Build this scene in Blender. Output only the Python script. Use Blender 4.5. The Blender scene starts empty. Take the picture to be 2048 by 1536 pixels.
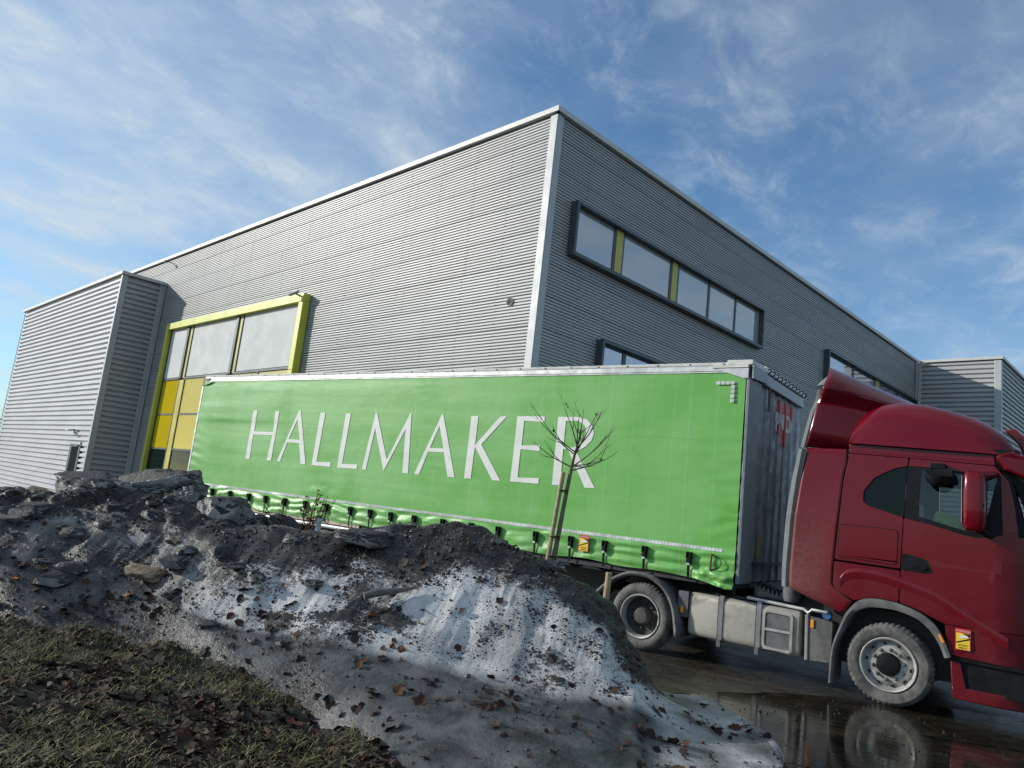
import bpy, bmesh, math, random
import numpy as np
from mathutils import Vector, Matrix, noise as mnoise
from mathutils.geometry import tessellate_polygon

S = bpy.context.scene
COL = S.collection
rnd = random.Random(7)
R = math.radians

# ------------------------------------------------------------------ camera, sky, sun, exposure
CAM = Vector((3.318, -9.687, 1.732))
YAW, PITCH, ROLL, FPX = -0.6417, 0.1634, 0.1114, 1484.8
fw = Vector((math.sin(YAW) * math.cos(PITCH), math.cos(YAW) * math.cos(PITCH), math.sin(PITCH)))
r0 = Vector((math.cos(YAW), -math.sin(YAW), 0)); u0 = r0.cross(fw)
rt = r0 * math.cos(ROLL) + u0 * math.sin(ROLL); up = -r0 * math.sin(ROLL) + u0 * math.cos(ROLL)
cd = bpy.data.cameras.new('camera'); cam = bpy.data.objects.new('camera', cd); COL.objects.link(cam)
m = Matrix((rt, up, -fw)).transposed().to_4x4(); m.translation = CAM
cam.matrix_world = m
cd.sensor_width = 36; cd.lens = FPX / 2048 * 36; cd.clip_start = 0.05; cd.clip_end = 5000
S.camera = cam

SUN_DIR = Vector((0.838, 0.421, -0.362)).normalized()      # the way the light travels
SUN_ELEV = math.asin(-SUN_DIR.z)
SUN_ROT = math.atan2(-SUN_DIR.x, -SUN_DIR.y)
W = bpy.data.worlds.new('World'); S.world = W; W.use_nodes = True
nt = W.node_tree; nt.nodes.clear()
def wn(t, **k):
    n = nt.nodes.new(t)
    for a, b in k.items(): setattr(n, a, b)
    return n
out = wn('ShaderNodeOutputWorld'); bg = wn('ShaderNodeBackground'); bg.inputs['Strength'].default_value = 0.132
CLX, CLY = 0.2, 9.4
sky = wn('ShaderNodeTexSky', sky_type='NISHITA', sun_disc=False, sun_elevation=SUN_ELEV, sun_rotation=SUN_ROT, altitude=100, air_density=1.0, dust_density=0.6, ozone_density=2.2)
tc = wn('ShaderNodeTexCoord'); sep = wn('ShaderNodeSeparateXYZ'); nt.links.new(tc.outputs['Generated'], sep.inputs[0])
def wm(op, a, b=None):
    n = wn('ShaderNodeMath', operation=op)
    for i, v in enumerate((a, b)):
        if v is None: continue
        if isinstance(v, (int, float)): n.inputs[i].default_value = v
        else: nt.links.new(v, n.inputs[i])
    return n.outputs[0]
zz = wm('ADD', wm('MAXIMUM', sep.outputs['Z'], 0.0), 0.14)
cmb = wn('ShaderNodeCombineXYZ')
nt.links.new(wm('DIVIDE', sep.outputs['X'], zz), cmb.inputs[0]); nt.links.new(wm('DIVIDE', sep.outputs['Y'], zz), cmb.inputs[1])
def wnoise(scale, detail, rough, dist, stretch=(1, 1, 1), rot=0, off=(0, 0, 0)):
    mp = wn('ShaderNodeMapping'); nt.links.new(cmb.outputs[0], mp.inputs['Vector'])
    mp.inputs['Scale'].default_value = stretch; mp.inputs['Rotation'].default_value = (0, 0, rot); mp.inputs['Location'].default_value = off
    n = wn('ShaderNodeTexNoise'); nt.links.new(mp.outputs[0], n.inputs['Vector'])
    n.inputs['Scale'].default_value = scale; n.inputs['Detail'].default_value = detail
    n.inputs['Roughness'].default_value = rough; n.inputs['Distortion'].default_value = dist
    return n.outputs['Fac']
def wramp(v, a, b):
    n = wn('ShaderNodeMapRange', interpolation_type='SMOOTHSTEP'); nt.links.new(v, n.inputs['Value'])
    n.inputs['From Min'].default_value = a; n.inputs['From Max'].default_value = b
    return n.outputs[0]
veil = wramp(wnoise(0.5, 4, 0.55, 0.4, off=(CLX, CLY, 0)), 0.22, 0.62)
wisp = wramp(wnoise(2.2, 9, 0.60, 0.35, (1, 0.8, 1), 0.5), 0.30, 0.76)
fine = wramp(wnoise(7, 9, 0.66, 0.4, (1, 0.75, 1), 0.9), 0.42, 0.75)
cl = wm('ADD', wm('MULTIPLY', veil, wm('ADD', wm('MULTIPLY', wisp, 0.55), 0.30)), wm('MULTIPLY', wm('MULTIPLY', fine, wm('ADD', wisp, 0.25)), 0.38))
cl = wm('MULTIPLY', wm('MINIMUM', cl, 0.9), wramp(sep.outputs['Z'], -0.02, 0.03))
tint = wn('ShaderNodeMix', data_type='RGBA', blend_type='MULTIPLY'); tint.inputs['Factor'].default_value = 1
nt.links.new(sky.outputs[0], tint.inputs['A']); tint.inputs['B'].default_value = (0.70, 1.00, 1.17, 1)
mx = wn('ShaderNodeMix', data_type='RGBA'); nt.links.new(cl, mx.inputs['Factor'])
nt.links.new(tint.outputs['Result'], mx.inputs['A']); mx.inputs['B'].default_value = (4.9, 5.6, 6.1, 1)
nt.links.new(mx.outputs['Result'], bg.inputs['Color']); nt.links.new(bg.outputs[0], out.inputs[0])

sd = bpy.data.lights.new('sun', 'SUN'); sd.energy = 4.3; sd.angle = R(0.5); sd.color = (1.0, 0.95, 0.87)
sun = bpy.data.objects.new('sun', sd); COL.objects.link(sun)
sun.rotation_euler = SUN_DIR.to_track_quat('-Z', 'Y').to_euler()
vs = S.view_settings; vs.view_transform = 'Standard'; vs.look = 'None'; vs.exposure = 0.0; vs.gamma = 1; vs.use_curve_mapping = False

# ------------------------------------------------------------------ helpers
def tag(o, label=None, cat=None, group=None, kind=None):
    if label: o['label'] = label
    if cat: o['category'] = cat
    if group: o['group'] = group
    if kind: o['kind'] = kind
    return o
LOCAL = set()
def empty(name, loc=(0, 0, 0), rz=0, local=False):
    o = bpy.data.objects.new(name, None); COL.objects.link(o); o.location = loc; o.rotation_euler = (0, 0, rz)
    o.empty_display_size = 0.2
    if local: LOCAL.add(o)
    return o
def adopt(o, parent):
    if parent is None: return o
    o.parent = parent
    if parent.type == 'EMPTY' and parent not in LOCAL:
        o.matrix_parent_inverse = Matrix.Translation(-parent.location)
    return o
class MB:
    def __init__(s): s.v = []; s.f = []
    def add(s, vs, fs):
        k = len(s.v); s.v += [tuple(p) for p in vs]; s.f += [tuple(i + k for i in q) for q in fs]; return s
    def box(s, x0, x1, y0, y1, z0, z1):
        return s.add([(x, y, z) for z in (z0, z1) for y in (y0, y1) for x in (x0, x1)],
                     [(0, 2, 3, 1), (4, 5, 7, 6), (0, 1, 5, 4), (2, 6, 7, 3), (0, 4, 6, 2), (1, 3, 7, 5)])
    def obox(s, c, ax, ay, az, hx, hy, hz):
        c = Vector(c); P = [c + ax * (hx * i) + ay * (hy * j) + az * (hz * k) for k in (-1, 1) for j in (-1, 1) for i in (-1, 1)]
        return s.add(P, [(0, 2, 3, 1), (4, 5, 7, 6), (0, 1, 5, 4), (2, 6, 7, 3), (0, 4, 6, 2), (1, 3, 7, 5)])
    def plate(s, outer, y0, y1, holes=(), xf=None, sub=False):
        """polygon in X,Z pushed from y0 (front, lower y) to y1"""
        loops = [list(outer)] + [list(h) for h in holes]
        tris = tessellate_polygon([[Vector((p[0], p[1], 0)) for p in l] for l in loops])
        flat = [p for l in loops for p in l]; n = len(flat)
        f3 = xf or (lambda x, y, z: (x, y, z))
        V = [f3(p[0], y0, p[1]) for p in flat] + [f3(p[0], y1, p[1]) for p in flat]
        F = []
        for t in tris:
            a, b, c = [Vector((flat[i][0], flat[i][1], 0)) for i in t]
            t = tuple(t)
            if (b - a).cross(c - a).z < 0: t = t[::-1]
            F.append(t); F.append(tuple(i + n for i in t[::-1]))
        k = 0
        for li, l in enumerate(loops):
            ar = sum(l[i][0] * l[(i + 1) % len(l)][1] - l[(i + 1) % len(l)][0] * l[i][1] for i in range(len(l)))
            ccw = (ar > 0) == (li == 0)
            for i in range(len(l)):
                a, b = k + i, k + (i + 1) % len(l)
                q = (a, a + n, b + n, b)
                F.append(q if ccw else q[::-1])
            k += len(l)
        return s.add(V, F)
    def tube(s, path, rad, n=8, cap=True):
        path = [Vector(p) for p in path]
        if isinstance(rad, (int, float)): rad = [rad] * len(path)
        rings = []; prev = None
        for i, p in enumerate(path):
            d = (path[min(i + 1, len(path) - 1)] - path[max(i - 1, 0)]).normalized()
            if prev is None:
                a = Vector((0, 0, 1)) if abs(d.z) < 0.9 else Vector((1, 0, 0)); x = d.cross(a).normalized()
            else: x = (prev - d * prev.dot(d)).normalized()
            prev = x; y = d.cross(x)
            rings.append([p + (x * math.cos(2 * math.pi * k / n) + y * math.sin(2 * math.pi * k / n)) * rad[i] for k in range(n)])
        V = [q for r in rings for q in r]; F = []
        for i in range(len(path) - 1):
            for k in range(n):
                F.append((i * n + k, i * n + (k + 1) % n, (i + 1) * n + (k + 1) % n, (i + 1) * n + k))
        if cap: F.append(tuple(range(n))[::-1]); F.append(tuple((len(path) - 1) * n + k for k in range(n)))
        return s.add(V, F)
    def lathe(s, prof, c, axis='y', n=48, rfun=None, close=False):
        """prof: (radius, offset along axis)"""
        V = []; F = []; c = Vector(c)
        for j, (r, a) in enumerate(prof):
            for k in range(n):
                t = 2 * math.pi * k / n; rr = r if rfun is None else rfun(j, k, r)
                p = {'y': (rr * math.cos(t), a, rr * math.sin(t)), 'x': (a, rr * math.cos(t), rr * math.sin(t)), 'z': (rr * math.cos(t), rr * math.sin(t), a)}[axis]
                V.append(c + Vector(p))
        J = len(prof)
        for j in range(J if close else J - 1):
            for k in range(n):
                a, b = j * n + k, j * n + (k + 1) % n; j2 = (j + 1) % J
                F.append((a, j2 * n + k, j2 * n + (k + 1) % n, b))
        return s.add(V, F)
    def loft(s, rows, closed=False, caps=False):
        n = len(rows[0]); V = [p for r in rows for p in r]; F = []
        for i in range(len(rows) - 1):
            for k in range(n if closed else n - 1):
                F.append((i * n + k, (i + 1) * n + k, (i + 1) * n + (k + 1) % n, i * n + (k + 1) % n))
        if caps: F.append(tuple(range(n))); F.append(tuple((len(rows) - 1) * n + k for k in range(n))[::-1])
        return s.add(V, F)
    def mesh(s, name):
        me = bpy.data.meshes.new(name); me.from_pydata(s.v, [], s.f); me.update(); return me
    def build(s, name, mat, parent=None, smooth=False, bevel=0, fix=False, kind=None, label=None):
        me = s.mesh(name)
        if fix:
            bm = bmesh.new(); bm.from_mesh(me); bmesh.ops.remove_doubles(bm, verts=bm.verts, dist=1e-5)
            bmesh.ops.recalc_face_normals(bm, faces=bm.faces); bm.to_mesh(me); bm.free()
        return put(name, me, mat, parent, smooth, bevel, kind, label)
def put(name, me, mat, parent=None, smooth=False, bevel=0, kind=None, label=None):
    o = bpy.data.objects.new(name, me); COL.objects.link(o)
    if mat and not me.materials:
        me.materials.append(mat)
        if smooth:
            me.polygons.foreach_set('use_smooth', [True] * len(me.polygons))
            if smooth != 'all':
                try: me.set_sharp_from_angle(angle=R(38))
                except Exception: pass
    if bevel:
        b = o.modifiers.new('bevel', 'BEVEL'); b.width = bevel; b.segments = 2; b.limit_method = 'ANGLE'; b.angle_limit = R(40)
    adopt(o, parent)
    return tag(o, label, kind=kind)
# numpy value noise
_g = np.random.RandomState(3); _perm = _g.permutation(256).astype(np.int64); _perm = np.concatenate([_perm, _perm, _perm]); _val = _g.rand(256)
def vnoise(p):
    p = np.asarray(p, float); i = np.floor(p).astype(np.int64); f = p - i; f = f * f * (3 - 2 * f); i &= 255
    def h(x, y, z): return _val[_perm[_perm[_perm[x & 255] + (y & 255)] + (z & 255)]]
    x, y, z = i[..., 0], i[..., 1], i[..., 2]; fx, fy, fz = f[..., 0], f[..., 1], f[..., 2]
    a = h(x, y, z) * (1 - fx) + h(x + 1, y, z) * fx; b = h(x, y + 1, z) * (1 - fx) + h(x + 1, y + 1, z) * fx
    c = h(x, y, z + 1) * (1 - fx) + h(x + 1, y, z + 1) * fx; d = h(x, y + 1, z + 1) * (1 - fx) + h(x + 1, y + 1, z + 1) * fx
    return (a * (1 - fy) + b * fy) * (1 - fz) + (c * (1 - fy) + d * fy) * fz
def fbm(p, scale=1, oct=4, gain=0.5, lac=2.03):
    p = np.asarray(p, float) * scale; t = 0; a = 1; s = 0
    for o in range(oct): t = t + a * (vnoise(p + 17.3 * o) - 0.5) * 2; s += a; a *= gain; p = p * lac
    return t / s

# ------------------------------------------------------------------ materials
class Mat:
    def __init__(s, name, base=(0.5, 0.5, 0.5), rough=0.5, metal=0, spec=0.5, coat=0):
        s.m = bpy.data.materials.new(name); s.m.use_nodes = True; s.t = s.m.node_tree
        s.p = s.t.nodes['Principled BSDF']; s.tc = s.t.nodes.new('ShaderNodeTexCoord')
        s.set('Base Color', (*base, 1)); s.set('Roughness', rough); s.set('Metallic', metal); s.set('Specular IOR Level', spec)
        if coat: s.set('Coat Weight', coat); s.set('Coat Roughness', 0.06)
    def set(s, k, v):
        i = s.p.inputs[k]
        if isinstance(v, bpy.types.NodeSocket): s.t.links.new(v, i)
        else: i.default_value = v
        return s
    def noise(s, scale, detail=4, rough=0.6, dist=0, stretch=(1, 1, 1), coord='Object', out='Fac', rot=(0, 0, 0)):
        mp = s.t.nodes.new('ShaderNodeMapping'); s.t.links.new(s.tc.outputs[coord], mp.inputs['Vector'])
        mp.inputs['Scale'].default_value = stretch; mp.inputs['Rotation'].default_value = rot
        n = s.t.nodes.new('ShaderNodeTexNoise'); s.t.links.new(mp.outputs[0], n.inputs['Vector'])
        n.inputs['Scale'].default_value = scale; n.inputs['Detail'].default_value = detail; n.inputs['Roughness'].default_value = rough
        n.inputs['Distortion'].default_value = dist
        return n.outputs[out]
    def vor(s, scale, stretch=(1, 1, 1)):
        mp = s.t.nodes.new('ShaderNodeMapping'); s.t.links.new(s.tc.outputs['Object'], mp.inputs['Vector']); mp.inputs['Scale'].default_value = stretch
        n = s.t.nodes.new('ShaderNodeTexVoronoi'); s.t.links.new(mp.outputs[0], n.inputs['Vector']); n.inputs['Scale'].default_value = scale
        return n.outputs['Distance']
    def rng(s, v, a, b, c=0, d=1, smooth=True):
        n = s.t.nodes.new('ShaderNodeMapRange'); n.interpolation_type = 'SMOOTHSTEP' if smooth else 'LINEAR'
        s.t.links.new(v, n.inputs['Value'])
        for k, x in zip(('From Min', 'From Max', 'To Min', 'To Max'), (a, b, c, d)): n.inputs[k].default_value = x
        return n.outputs[0]
    def math(s, op, a, b=0.0):
        n = s.t.nodes.new('ShaderNodeMath'); n.operation = op
        for i, v in enumerate((a, b)):
            if isinstance(v, bpy.types.NodeSocket): s.t.links.new(v, n.inputs[i])
            else: n.inputs[i].default_value = v
        return n.outputs[0]
    def mix(s, f, a, b):
        n = s.t.nodes.new('ShaderNodeMix'); n.data_type = 'RGBA'
        for k, v in (('Factor', f), ('A', a), ('B', b)):
            if isinstance(v, bpy.types.NodeSocket): s.t.links.new(v, n.inputs[k])
            elif k == 'Factor': n.inputs[k].default_value = v
            else: n.inputs[k].default_value = (*v, 1) if len(v) == 3 else v
        return n.outputs['Result']
    def attr(s, name):
        n = s.t.nodes.new('ShaderNodeAttribute'); n.attribute_name = name; return n.outputs['Fac']
    def sep(s, coord='Object'):
        n = s.t.nodes.new('ShaderNodeSeparateXYZ'); s.t.links.new(s.tc.outputs[coord], n.inputs[0]); return n.outputs
    def bump(s, h, strength=0.5, dist=0.02):
        n = s.t.nodes.new('ShaderNodeBump'); n.inputs['Strength'].default_value = strength; n.inputs['Distance'].default_value = dist
        s.t.links.new(h, n.inputs['Height']); s.t.links.new(n.outputs[0], s.p.inputs['Normal']); return s
def simple(name, base, rough=0.5, metal=0, var=0.15, scale=6, spec=0.5, coat=0, bump=0, bscale=60):
    M = Mat(name, base, rough, metal, spec, coat)
    n = M.noise(scale, 5, 0.65)
    M.set('Base Color', M.mix(M.rng(n, 0.3, 0.7), tuple(c * (1 - var) for c in base), tuple(min(1, c * (1 + var)) for c in base)))
    M.set('Roughness', M.rng(n, 0.3, 0.7, rough * 0.85, min(1, rough * 1.15)))
    if bump: M.bump(M.noise(bscale, 3), bump, 0.01)
    return M.m

def metal_clad(name, base):
    M = Mat(name, base, 0.5, 0.05, 0.28)
    n = M.noise(0.5, 3, 0.5, 0.0)
    M.set('Base Color', M.mix(M.rng(n, 0.35, 0.65), tuple(c * 0.96 for c in base), tuple(c * 1.04 for c in base)))
    return M.m
CLAD = metal_clad('grey_cladding', (0.415, 0.418, 0.415))
CLAD2 = metal_clad('light_cladding', (0.53, 0.53, 0.55))
TRIM = simple('trim_metal', (0.42, 0.435, 0.44), 0.5, 0.05, 0.06, 1.5)
CAP = simple('cap_metal', (0.52, 0.52, 0.505), 0.5, 0.05, 0.06, 1.5)
WINFRAME = simple('anthracite_frame', (0.055, 0.07, 0.08), 0.4, 0, 0.12, 3)
LIME = simple('lime_frame', (0.53, 0.545, 0.06), 0.45, 0, 0.05, 1.2)
YEL = simple('yellow_mullion', (0.50, 0.43, 0.06), 0.4, 0, 0.05, 1.5)
OCHRE = simple('ochre_panel', (0.42, 0.37, 0.06), 0.4, 0, 0.05, 1.5)
def pane_mat(name, base, metal, rough, wav=0.02, spec=0.6):
    M = Mat(name, base, rough, metal, spec)
    M.bump(M.noise(0.9, 2, 0.5), wav, 0.2)
    return M.m
GLASS_B = pane_mat('mirror_glass', (0.42, 0.46, 0.52), 0.7, 0.03)
GLASS_D = pane_mat('dark_glass', (0.008, 0.014, 0.014), 0.0, 0.03, 0.01, 0.1)
YGLASS = pane_mat('yellow_glass', (0.53, 0.40, 0.004), 0.0, 0.08, 0.03, 0.4)
BLIND = simple('white_blind', (0.54, 0.56, 0.55), 0.8, 0, 0.02, 1.2)
BLACK = simple('black_plastic', (0.009, 0.010, 0.011), 0.5, 0, 0.3, 8, 0.15)
DARKMET = simple('dark_chassis', (0.03, 0.03, 0.032), 0.6, 0.2, 0.4, 8)
DGREY = simple('grey_plastic', (0.10, 0.105, 0.11), 0.6, 0, 0.3, 7)
WHITE = simple('white_print', (0.70, 0.70, 0.66), 0.5, 0, 0.06, 5)
REFL = simple('reflective_tape', (0.50, 0.52, 0.52), 0.45, 0, 0.2, 12)
ALU = simple('worn_aluminium', (0.55, 0.55, 0.53), 0.42, 0.5, 0.15, 5)
RAILW = simple('white_rail', (0.58, 0.575, 0.54), 0.6, 0, 0.2, 4, 0.3)
AMBER = simple('amber_lens', (0.9, 0.30, 0.02), 0.25, 0, 0.05, 5)
REDP = simple('red_print', (0.55, 0.035, 0.03), 0.5, 0, 0.1, 5)
YELP = simple('yellow_print', (0.80, 0.56, 0.03), 0.5, 0, 0.08, 5)
BLUEP = simple('blue_print', (0.03, 0.12, 0.30), 0.5, 0, 0.05, 5)
VEST = simple('hi_vis_cloth', (0.62, 0.80, 0.28), 0.8, 0, 0.15, 15)
BARK = simple('young_bark', (0.17, 0.14, 0.105), 0.85, 0, 0.4, 30, bump=0.5, bscale=90)
TWIG = simple('twig_bark', (0.085, 0.06, 0.045), 0.8, 0, 0.35, 30)
WOOD = simple('weathered_stake', (0.36, 0.27, 0.16), 0.8, 0, 0.25, 18, bump=0.3, bscale=70)
DRY = simple('dry_stalk', (0.09, 0.055, 0.03), 0.9, 0, 0.35, 20, 0.1)
PVC = simple('grey_pipe', (0.42, 0.45, 0.47), 0.45, 0, 0.12, 12)

def red_paint():
    M = Mat('red_truck_paint', (0.3, 0.01, 0.02), 0.3, 0, 0.28, 0.25)
    z = M.sep()[2]; x = M.sep()[0]
    n = M.noise(2.2, 6, 0.65, 0.3); f = M.noise(22, 5, 0.7)
    d = M.math('MULTIPLY', M.rng(z, 2.1, 0.75), M.rng(n, 0.3, 0.62))
    back = M.math('MULTIPLY', M.rng(x, 1.35, 0.7), M.rng(z, 2.7, 1.3))
    d = M.math('MINIMUM', M.math('ADD', M.math('MULTIPLY', d, 0.13), M.math('MULTIPLY', back, M.rng(f, 0.25, 0.7, 0.25, 0.6))), 0.75)
    M.set('Base Color', M.mix(d, (0.120, 0.0008, 0.006), (0.18, 0.085, 0.08)))
    M.set('Roughness', M.math('ADD', 0.24, M.math('MULTIPLY', d, 0.5)))
    M.set('Coat Weight', M.math('MAXIMUM', M.math('SUBTRACT', 0.27, M.math('MULTIPLY', d, 0.6)), 0.0))
    M.bump(M.noise(1.3, 2), 0.04, 0.05)
    return M.m
RED = red_paint()
def tarp():
    M = Mat('green_tarpaulin', (0.1, 0.4, 0.1), 0.42, 0, 0.5)
    n = M.noise(0.8, 6, 0.6, 0.4); st = M.noise(4, 4, 0.7, 0.1, (1, 1, 0.12)); z = M.sep()[2]
    c = M.mix(M.rng(n, 0.3, 0.72), (0.120, 0.385, 0.060), (0.165, 0.43, 0.110))
    c = M.mix(M.math('MULTIPLY', M.rng(st, 0.5, 0.8), 0.22), c, (0.24, 0.46, 0.24))
    grime = M.math('MULTIPLY', M.rng(z, 1.42, 1.08), M.rng(M.noise(5, 5, 0.7), 0.35, 0.7))
    c = M.mix(M.math('MULTIPLY', grime, 0.45), c, (0.16, 0.20, 0.11))
    x = M.sep()[0]
    for per, wd, amt in ((0.625, 0.022, 0.22), (1.25, 0.012, 0.30)):           # weld seams between the widths of cloth
        fr = M.math('ABSOLUTE', M.math('SUBTRACT', M.math('FRACT', M.math('ADD', M.math('DIVIDE', x, per), 100.13)), 0.5))
        c = M.mix(M.math('MULTIPLY', M.rng(fr, wd, 0.0), amt), c, (0.30, 0.52, 0.26))
    fo = M.rng(M.math('ABSOLUTE', M.math('SUBTRACT', z, M.math('ADD', 2.86, M.math('MULTIPLY', M.noise(0.6, 2), 0.12)))), 0.018, 0.0)
    c = M.mix(M.math('MULTIPLY', fo, 0.22), c, (0.06, 0.25, 0.05))
    M.set('Base Color', c); M.set('Roughness', M.rng(n, 0.3, 0.7, 0.36, 0.52))
    b = M.math('ADD', M.noise(1.6, 5, 0.55, 0.2), M.math('MULTIPLY', M.noise(9, 3, 0.5, 0, (0.3, 1, 1.6)), 0.25))
    M.bump(b, 0.12, 0.05)
    return M.m
TARP = tarp()
def dirty(name, base, dust, rough=0.6, metal=0, lo=0.35, hi=0.7, scale=5):
    M = Mat(name, base, rough, metal)
    n = M.noise(scale, 6, 0.7, 0.4)
    M.set('Base Color', M.mix(M.rng(n, lo, hi), base, dust)); M.set('Roughness', M.rng(n, lo, hi, rough, 0.9))
    M.bump(M.noise(70, 3), 0.15, 0.005)
    return M.m
TYRE = dirty('dusty_rubber', (0.050, 0.050, 0.048), (0.17, 0.165, 0.15), 0.8)
RIM = dirty('dusty_rim', (0.50, 0.49, 0.45), (0.24, 0.23, 0.21), 0.5, 0.4)
RIMD = dirty('grey_rim', (0.035, 0.035, 0.035), (0.085, 0.082, 0.076), 0.7)
RUBBER = dirty('grey_rubber', (0.13, 0.15, 0.145), (0.22, 0.235, 0.225), 0.65)
TANK = dirty('dusty_tank', (0.40, 0.385, 0.335), (0.27, 0.255, 0.215), 0.45, 0.25)
BULK = dirty('grey_bulkhead', (0.44, 0.47, 0.49), (0.30, 0.32, 0.335), 0.5, 0.1)
FENDER = dirty('dusty_fender', (0.07, 0.072, 0.072), (0.16, 0.155, 0.145), 0.7)
def cab_glass():
    m_ = bpy.data.materials.new('cab_glass'); m_.use_nodes = True; t = m_.node_tree; t.nodes.clear()
    o = t.nodes.new('ShaderNodeOutputMaterial'); tr = t.nodes.new('ShaderNodeBsdfTransparent'); gl = t.nodes.new('ShaderNodeBsdfGlossy')
    tr.inputs[0].default_value = (0.72, 0.80, 0.77, 1); gl.inputs['Roughness'].default_value = 0.01; gl.inputs[0].default_value = (0.9, 0.95, 0.95, 1)
    fr = t.nodes.new('ShaderNodeFresnel'); fr.inputs[0].default_value = 1.5
    mx_ = t.nodes.new('ShaderNodeMixShader'); t.links.new(fr.outputs[0], mx_.inputs[0]); t.links.new(tr.outputs[0], mx_.inputs[1]); t.links.new(gl.outputs[0], mx_.inputs[2]); t.links.new(mx_.outputs[0], o.inputs[0])
    return m_
CABGLASS = cab_glass()
def snow_mat():
    M = Mat('dirty_snow', (0.6, 0.6, 0.6), 0.6, 0, 0.22)
    d = M.attr('dirt'); w = M.attr('ice')
    n1 = M.noise(1.8, 6, 0.65, 0.3); n2 = M.noise(9, 5, 0.7, 0.3); n3 = M.noise(30, 4, 0.75, 0.2)
    clean = M.mix(M.rng(n1, 0.3, 0.7), (0.29, 0.288, 0.282), (0.54, 0.538, 0.525))
    ice = M.mix(M.rng(M.noise(2.6, 7, 0.7, 0.8), 0.32, 0.7), (0.018, 0.019, 0.019), (0.110, 0.114, 0.112))
    c = M.mix(w, clean, ice)
    k = M.math('ADD', M.math('ADD', M.math('MULTIPLY', n3, 0.46), M.math('MULTIPLY', n2, 0.34)), M.math('MULTIPLY', n1, 0.20))
    spread = M.math('SUBTRACT', k, M.math('SUBTRACT', 0.69, M.math('MULTIPLY', d, 0.42)))
    mask = M.math('MULTIPLY', M.rng(spread, -0.06, 0.08), 0.94)
    for sc_, kk in ((24, 0.95), (55, 1.0)):                 # separate flecks of grit
        t = M.math('MULTIPLY', M.math('MULTIPLY', M.math('ADD', d, 0.16), kk), M.math('MAXIMUM', M.math('SUBTRACT', M.noise(3.1, 4, 0.7), 0.28), 0.0))
        fl = M.rng(M.math('SUBTRACT', M.math('MULTIPLY', t, 3.2), M.vor(sc_, (1, 1, 1.3))), -0.05, 0.10)
        fl = M.math('MULTIPLY', fl, M.math('SUBTRACT', 1.0, M.math('MULTIPLY', w, 0.7)))
        mask = M.math('MAXIMUM', mask, fl)
    soil = M.mix(M.rng(M.noise(45, 4, 0.7), 0.35, 0.75), (0.007, 0.006, 0.005), (0.050, 0.045, 0.039))
    M.set('Base Color', M.mix(mask, c, soil))
    M.set('Roughness', M.mix(mask, M.mix(w, (0.6,) * 3, (0.38,) * 3), (0.42,) * 3))
    h = M.math('ADD', M.math('MULTIPLY', n3, 1.0), M.math('MULTIPLY', n2, 1.5))
    M.bump(M.math('ADD', h, M.math('MULTIPLY', mask, 0.35)), 0.38, 0.025)
    return M.m
SNOW = snow_mat()
def slab_mat():
    M = Mat('dirty_ice', (0.5, 0.5, 0.5), 0.5)
    g = M.t.nodes.new('ShaderNodeNewGeometry'); sp = M.t.nodes.new('ShaderNodeSeparateXYZ'); M.t.links.new(g.outputs['Normal'], sp.inputs[0])
    n2 = M.noise(8, 5, 0.7, 0.3); n3 = M.noise(34, 4, 0.7)
    k = M.math('ADD', M.math('MULTIPLY', n3, 0.5), M.math('MULTIPLY', n2, 0.5))
    mask = M.rng(M.math('ADD', k, M.rng(sp.outputs[2], -0.35, 0.75, -0.28, 0.34)), 0.49, 0.57)
    soil = M.mix(M.rng(M.noise(50, 4, 0.7), 0.35, 0.75), (0.006, 0.006, 0.007), (0.06, 0.058, 0.054))
    c = M.mix(M.rng(M.noise(3.5, 5, 0.6), 0.3, 0.7), (0.16, 0.16, 0.155), (0.40, 0.395, 0.38))
    M.set('Base Color', M.mix(mask, c, soil)); M.set('Roughness', M.mix(mask, (0.35,) * 3, (0.65,) * 3))
    M.bump(M.math('ADD', n3, n2), 0.7, 0.03)
    return M.m
SLAB = slab_mat()
def soil_mat():
    M = Mat('verge_soil', (0.03, 0.028, 0.02), 0.9)
    n = M.noise(3, 6, 0.7, 0.4); f = M.noise(40, 5, 0.75)
    c = M.mix(M.rng(n, 0.35, 0.65), (0.016, 0.013, 0.010), (0.030, 0.034, 0.013))
    M.set('Base Color', M.mix(M.rng(f, 0.4, 0.75), c, (0.055, 0.046, 0.034)))
    M.bump(f, 0.8, 0.03); return M.m
SOIL = soil_mat()
def road_mat():
    M = Mat('wet_asphalt', (0.03, 0.028, 0.025), 0.4)
    n = M.noise(0.6, 6, 0.6, 0.5); f = M.noise(90, 4, 0.7); g = M.noise(6, 5, 0.7, 0.5)
    c = M.mix(M.rng(g, 0.35, 0.7), (0.014, 0.0115, 0.008), (0.050, 0.041, 0.028))
    M.set('Base Color', M.mix(M.rng(M.noise(1.4, 6, 0.7, 0.6, (0.25, 1.6, 1)), 0.48, 0.68, 0.0, 0.65), M.mix(M.rng(f, 0.55, 0.8), c, (0.08, 0.07, 0.055)), (0.075, 0.060, 0.040)))
    M.set('Roughness', M.math('MINIMUM', M.math('ADD', M.rng(n, 0.34, 0.64, 0.10, 0.42), M.math('MULTIPLY', f, 0.12)), 0.9))
    M.bump(f, 0.35, 0.01); return M.m
ROADM = road_mat()
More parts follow.
